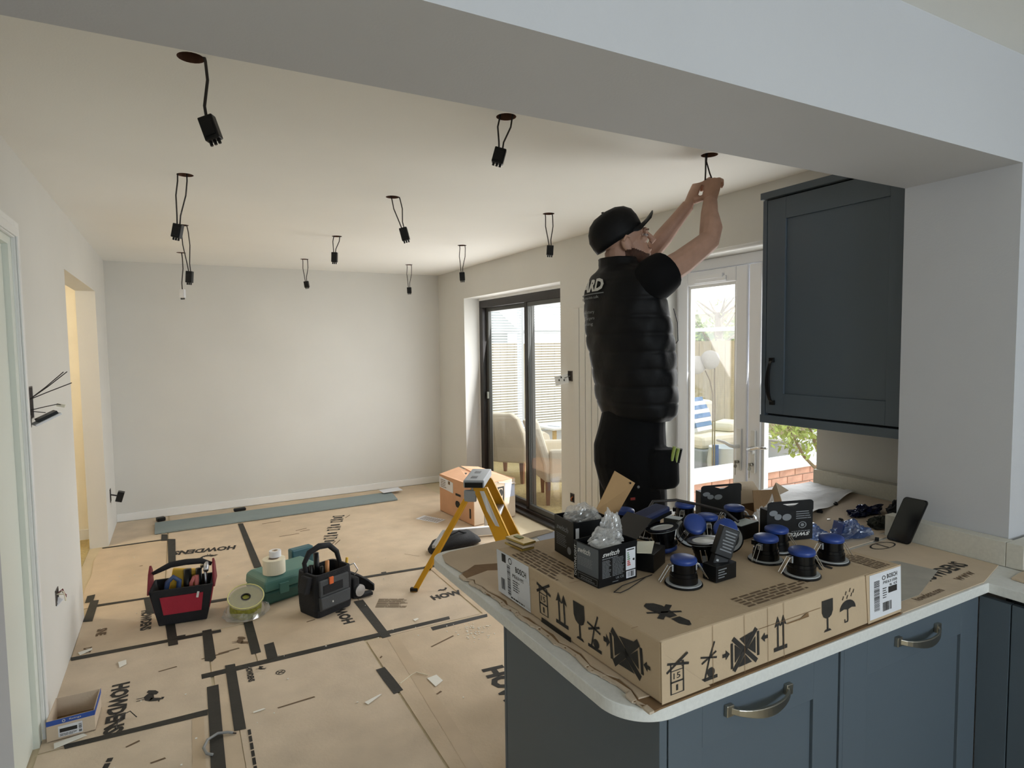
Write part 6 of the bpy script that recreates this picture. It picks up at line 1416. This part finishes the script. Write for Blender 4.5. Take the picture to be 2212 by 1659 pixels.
# arms
def limb(p, r, n=14): b.tube(p, r, n)
limb([SHR+V((-0.05,0.03,-0.03)),SHR,SHR.lerp(ELR,0.5)+V((0,0,-0.012)),ELR+V((0.008,0,0.0)),ELR.lerp(WRR,0.30)+V((0.012,-0.004,0.004)),ELR.lerp(WRR,0.7),WRR],[0.055,0.060,0.054,0.046,0.047,0.036,0.030])
limb([SHL+V((-0.05,-0.03,-0.03)),SHL,SHL.lerp(ELL,0.5)+V((0,0,-0.012)),ELL,ELL.lerp(WRL,0.30)+V((0.006,0,0.006)),ELL.lerp(WRL,0.7),WRL],[0.055,0.058,0.050,0.042,0.042,0.033,0.028])
def hand(Wp, d, s, n, curls, spread, thumb, sc=1.0):
    """d to the knuckles, s to the thumb side, n the palm side"""
    d = V(d).normalized(); s = (V(s)-d*V(s).dot(d)).normalized(); n0 = d.cross(s); n = n0 if n0.dot(V(n)) > 0 else -n0
    rings = []
    for t, w, h in ((-0.02,0.026,0.022),(0.02,0.033,0.020),(0.055,0.041,0.017),(0.088,0.041,0.014),(0.096,0.036,0.010)):
        rings.append(ering(Wp+d*t*sc, s, n, w*sc, h*sc, 16))
    b.loft(rings)
    for i, (off, ln) in enumerate(((0.030,0.074),(0.010,0.082),(-0.010,0.076),(-0.029,0.060))):
        p = Wp+d*0.080*sc+s*off*sc; dirv = (d+s*spread*off*10).normalized(); pts = [p-d*0.012*sc, p+dirv*0.010*sc]
        q = pts[-1]; ang = 0
        for j, seg in enumerate((0.48,0.30,0.24)):
            ang += curls[i][j]; v = dirv*math.cos(ang)+n*math.sin(ang); q = q+v*ln*seg*sc; pts.append(q)
        b.tube(pts, [0.0100*sc,0.0100*sc,0.0092*sc,0.0084*sc,0.0070*sc], 10)
    p = Wp+d*0.022*sc+s*0.028*sc+n*0.006*sc; pts = [p]
    for v, ln in thumb:
        w = (d*v[0]+s*v[1]+n*v[2]).normalized(); pts.append(pts[-1]+w*ln*sc)
    b.tube(pts, [0.016*sc,0.0135*sc,0.0115*sc,0.0085*sc][:len(pts)], 10)
vd = V((0.57,0.82,0))
hand(WRR, (0.10,-0.04,0.98), (-0.30,0.95,0.1), (0.95,0.30,0.0), ((1.05,1.25,0.6),(1.2,1.25,0.7),(1.35,1.25,0.8),(1.5,1.3,0.8)), 0.1, (((0.7,0.35,0.6),0.036),((0.8,0.1,0.6),0.030),((0.7,-0.2,0.7),0.026)))
hand(WRL, (0.25,-0.30,0.92), (-0.30,-0.85,-0.2), (0.88,-0.48,0.0), ((0.75,0.75,0.35),(0.9,0.9,0.5),(1.0,1.0,0.6),(1.1,1.1,0.6)), 0.1, (((0.55,0.50,0.65),0.036),((0.65,0.0,0.75),0.030),((0.6,-0.25,0.75),0.026)))
body = b.build('body', SKIN, man); finish(body, voxel=0.0035, smooth=1)
# eyes
for s in (-1,1):
    e = MB().ell(hp(0.0855,s*0.032,0.006),0.010,0.012,0.008,Rh,12,8).build('eye', mat('eye_white','#9c9088',0.35), man, smooth=True)
    MB().ell(hp(0.0935,s*0.033,0.008),0.004,0.005,0.005,Rh,10,8).build('iris', mat('iris_dark','#2b2420',0.2), e, smooth=True)
    MB().tube([hp(0.095,s*0.014,0.027),hp(0.098,s*0.030,0.032),hp(0.084,s*0.050,0.026)],[0.003,0.004,0.002],6).build('eyebrow', BEARD, man)
# stubble beard: faces of the head below the cheek line take the hair material
body.data.materials.append(BEARD)
Wi = W[man.name]
for pg in body.data.polygons:
    q = (Wi @ pg.center)-HEADC; x, y, z = q.dot(hx), q.dot(hy), q.z
    if -0.17 < z < 0.0 and x > -0.005 and abs(y) < 0.09:
        jaw = z < -0.050-0.10*max(0, 0.035-x)*0-0.022*min(1, max(0,(x-0.03)/0.06)) and (x > 0.016 or z < -0.06)
        lip = x > 0.096 and -0.080 < z < -0.050 and abs(y) < 0.020
        tash = x > 0.092 and -0.048 < z < -0.034 and abs(y) < 0.024
        if (jaw and not lip) or tash: pg.material_index = 1
# cap
cp = 0.54; cn = V((-math.sin(cp),0,math.cos(cp))); ce = V((math.cos(cp),0,math.sin(cp)))
def hc(e_, y, t): 
    p = V((-0.026,0,0.000))+ce*e_+cn*t; return hp(p.x, y, p.z)
rings = []
for t, re, ry in ((-0.014,0.113,0.088),(0.012,0.117,0.0905),(0.045,0.118,0.090),(0.078,0.108,0.083),(0.104,0.086,0.067),(0.120,0.054,0.041),(0.126,0.012,0.010)):
    rings.append([hc(re*math.cos(2*PI*k/30)+(0.004 if t > 0.05 else 0), ry*math.sin(2*PI*k/30), t) for k in range(30)])
cap = MB().loft(rings).build('cap', VESTM, man, smooth=True); cap['label'] = 'black baseball cap'
rings = []
for i in range(9):
    v = -1+2*i/8; y = 0.078*v; a0 = 0.112*math.sqrt(max(0,1-(y/0.09)**2)); ln = 0.074*math.sqrt(max(0.02,1-(v*0.97)**6)); droop = -0.046*v*v
    fr = [hc(a0-0.012,y,-0.002),hc(a0+ln*0.5,y,0.010+droop*0.6),hc(a0+ln,y,0.026+droop)]
    rings.append([fr[0],fr[1],fr[2],fr[2]-UP*0.005,fr[1]-UP*0.005,fr[0]-UP*0.006])
MB().loft(rings).build('peak', VESTM, cap, smooth=False)
k = Ink(hc(0.085,-0.058,0.060), hc(0.097,-0.048,0.060)-hc(0.085,-0.058,0.060), cn.x*hx*0.016+UP*cn.z*0.016, -0.004); k.rect(0,0,1,1); k.build('badge', GREYP, cap)
MB().ell(hc(0.0,0,0.127),0.008,0.008,0.004,Rh,10,6).build('button', VESTM, cap)
# quilted gilet
VP = [(1.262,0.09,0.125,0.200),(1.285,0.09,0.142,0.215),(1.34,0.083,0.157,0.225),(1.50,0.063,0.163,0.235),(1.65,0.042,0.166,0.240),(1.78,0.022,0.152,0.236),(1.84,0.014,0.136,0.228),(1.885,0.008,0.112,0.185),(1.912,0.004,0.090,0.118),(1.925,0.0,0.082,0.098),(1.9585,-0.008,0.078,0.090)]
def vest_par(z):
    for i in range(len(VP)-1):
        if VP[i][0] <= z <= VP[i+1][0]:
            t = (z-VP[i][0])/(VP[i+1][0]-VP[i][0]); t = t*t*(3-2*t)*0.5+t*0.5
            return [VP[i][j]+(VP[i+1][j]-VP[i][j])*t for j in (1,2,3)]
    return VP[-1][1:] if z > VP[-1][0] else VP[0][1:]
def puff(z):
    if z > 1.92: return 1.0+0.02*abs(math.sin((z-1.92)*PI/0.026))
    return 1.0+0.032*abs(math.sin((z-1.262)*PI/0.073))**0.5-0.012
def vest_pt(th, z, off=0.0):
    a, rx, ry = vest_par(z); p = puff(z); w = 1+0.012*math.sin(7*th+z*23)+0.010*math.sin(11*th-z*31)
    return bp(a,0,z)-F_*((rx*p*w+off)*math.cos(th))-L_*((ry*p*w+off)*math.sin(th))
rings = []; z = 1.262
while z <= 1.9584:
    rings.append([vest_pt(-2*PI*k/64, z) for k in range(64)]); z += 0.0073
top = rings[-1]; c_ = sum(top, V())/64
inner = [p.lerp(c_,0.14) for p in top]; low = [p.lerp(c_,0.16)-UP*0.04 for p in top]
rings += [inner, low]
ve = MB().loft(rings, cap=False).build('quilted_gilet', VESTM, man, smooth=True); ve['label'] = 'black quilted gilet with white print on the back'
def vest_text(body, th0, th1, z0, z1, m, bold=0.02):
    vs, fs = text2d(body, bold); b = MB(); b.add([vest_pt(th0+(th1-th0)*u, z0+(z1-z0)*v, 0.006) for u, v in vs], fs); b.build('printed_lettering', m, ve)
def vest_bar(th0, th1, z0, z1, m):
    b = MB(); n = 10; vs = []
    for i in range(n+1): vs += [vest_pt(th0+(th1-th0)*i/n,z0,0.006),vest_pt(th0+(th1-th0)*i/n,z1,0.006)]
    b.add(vs,[(2*i,2*i+2,2*i+3,2*i+1) for i in range(n)]); b.build('printed_line', m, ve)
vest_text('ARD',-0.44,0.38,1.812,1.866,PRNT,0.045); vest_bar(-0.75,0.40,1.800,1.804,GREYP); vest_text('installations.co.uk',-0.8,0.26,1.782,1.794,GREYP,0.01)
for zz, tx, a in ((1.716,'Fire & Battery',0.12),(1.690,'EV Chargers',0.10),(1.665,'Testing',0.06)): vest_text(tx,-0.5,a,zz,zz+0.017,GREYP,0.015)
# zip cord toggle at the front
MB().tube([bp(0.235,-0.06,1.74),bp(0.255,-0.06,1.68),bp(0.258,-0.06,1.60),bp(0.245,-0.06,1.585)],0.0022,6).build('draw_cord', CABLE, ve)
# T-shirt sleeves and lanyard
for nm, S0, E0 in (('sleeve',SHR,ELR),('sleeve',SHL,ELL)):
    d_ = (E0-S0).normalized(); c_in = bp(0.02,(-0.10 if S0 is SHR else 0.10),1.79); P_ = [c_in,c_in.lerp(S0,0.45),S0-d_*0.005,S0+d_*0.035,S0+d_*0.06]
    MB().tube(P_,[0.050,0.075,0.092,0.089,0.085],20,cap=False,).build(nm, CLOTH, man, smooth=True)
MB().tube([bp(0.085,-0.045,1.985),bp(0.125,-0.05,1.945),bp(0.15,-0.06,1.90),bp(0.155,-0.06,1.87)],[0.010,0.010,0.012,0.012],6).build('lanyard', RED, man)
# trousers
b = MB()
b.loft([ering(bp(a,0,z),F_,L_,rx,ry) for z,a,rx,ry in ((0.90,0.055,0.090,0.150),(0.97,0.052,0.125,0.180),(1.06,0.05,0.148,0.190),(1.14,0.05,0.150,0.185),(1.22,0.06,0.135,0.175),(1.30,0.07,0.125,0.17))])
for s in (-1,1):
    b.tube([bp(0.055,s*0.09,1.06),bp(0.062,s*0.105,0.90),bp(0.068,s*0.112,0.76),bp(0.066,s*0.115,0.68),bp(0.055,s*0.118,0.52),bp(0.052,s*0.12,0.36),bp(0.055,s*0.12,0.31)],[0.105,0.098,0.088,0.080,0.076,0.070,0.074],16)
b.loft([ering(bp(0.105,-0.185,z),F_,L_,rx,0.045) for z,rx in ((0.985,0.055),(1.0,0.075),(1.12,0.070),(1.15,0.06))])
tro = finish(b.build('trousers', TROU, man), voxel=0.008, smooth=2)
tro['label'] = 'black work trousers with holster pockets'
for a, l, z, m in ((0.12,-0.245,1.165,'g'),(0.145,-0.235,1.155,'g'),(0.165,-0.225,1.15,'k')):
    MB().tube([bp(a,l+0.02,z-0.06),bp(a,l,z)],0.007,8).build('pocket_tool', mat('lime_tip','#93a350',0.5) if m == 'g' else BLK, tro)
b = MB().obox(bp(-0.05,-0.205,0.955),0.020,0.004,0.010,Rp); b.build('red_tab', mat('tab_red','#8f2f2a',0.7), tro)
for a in (-0.06,-0.02): MB().ell(bp(a,-0.198,1.0),0.006,0.004,0.006,Rp,10,6).build('rivet', GREYP, tro)
# boots
for s in (-1,1):
    rings = []
    for x, w, h in ((-0.045,0.036,0.075),(0.0,0.044,0.085),(0.06,0.046,0.075),(0.12,0.050,0.055),(0.18,0.046,0.042),(0.215,0.025,0.028)):
        rings.append([bp(x,s*0.125+w*math.cos(t)*1.0,max(0.2495+0.0,0.2495+h/2+h/2*math.sin(t)*1.05)) for t in [2*PI*k/16 for k in range(16)]])
    MB().loft(rings).build('boot', SHOE, man, smooth=True)
    MB().tube([bp(0.02,s*0.122,0.30),bp(0.04,s*0.12,0.39)],[0.055,0.052],14).build('boot_shaft', SHOE, man, smooth=True)
bpy.context.view_layer.update()
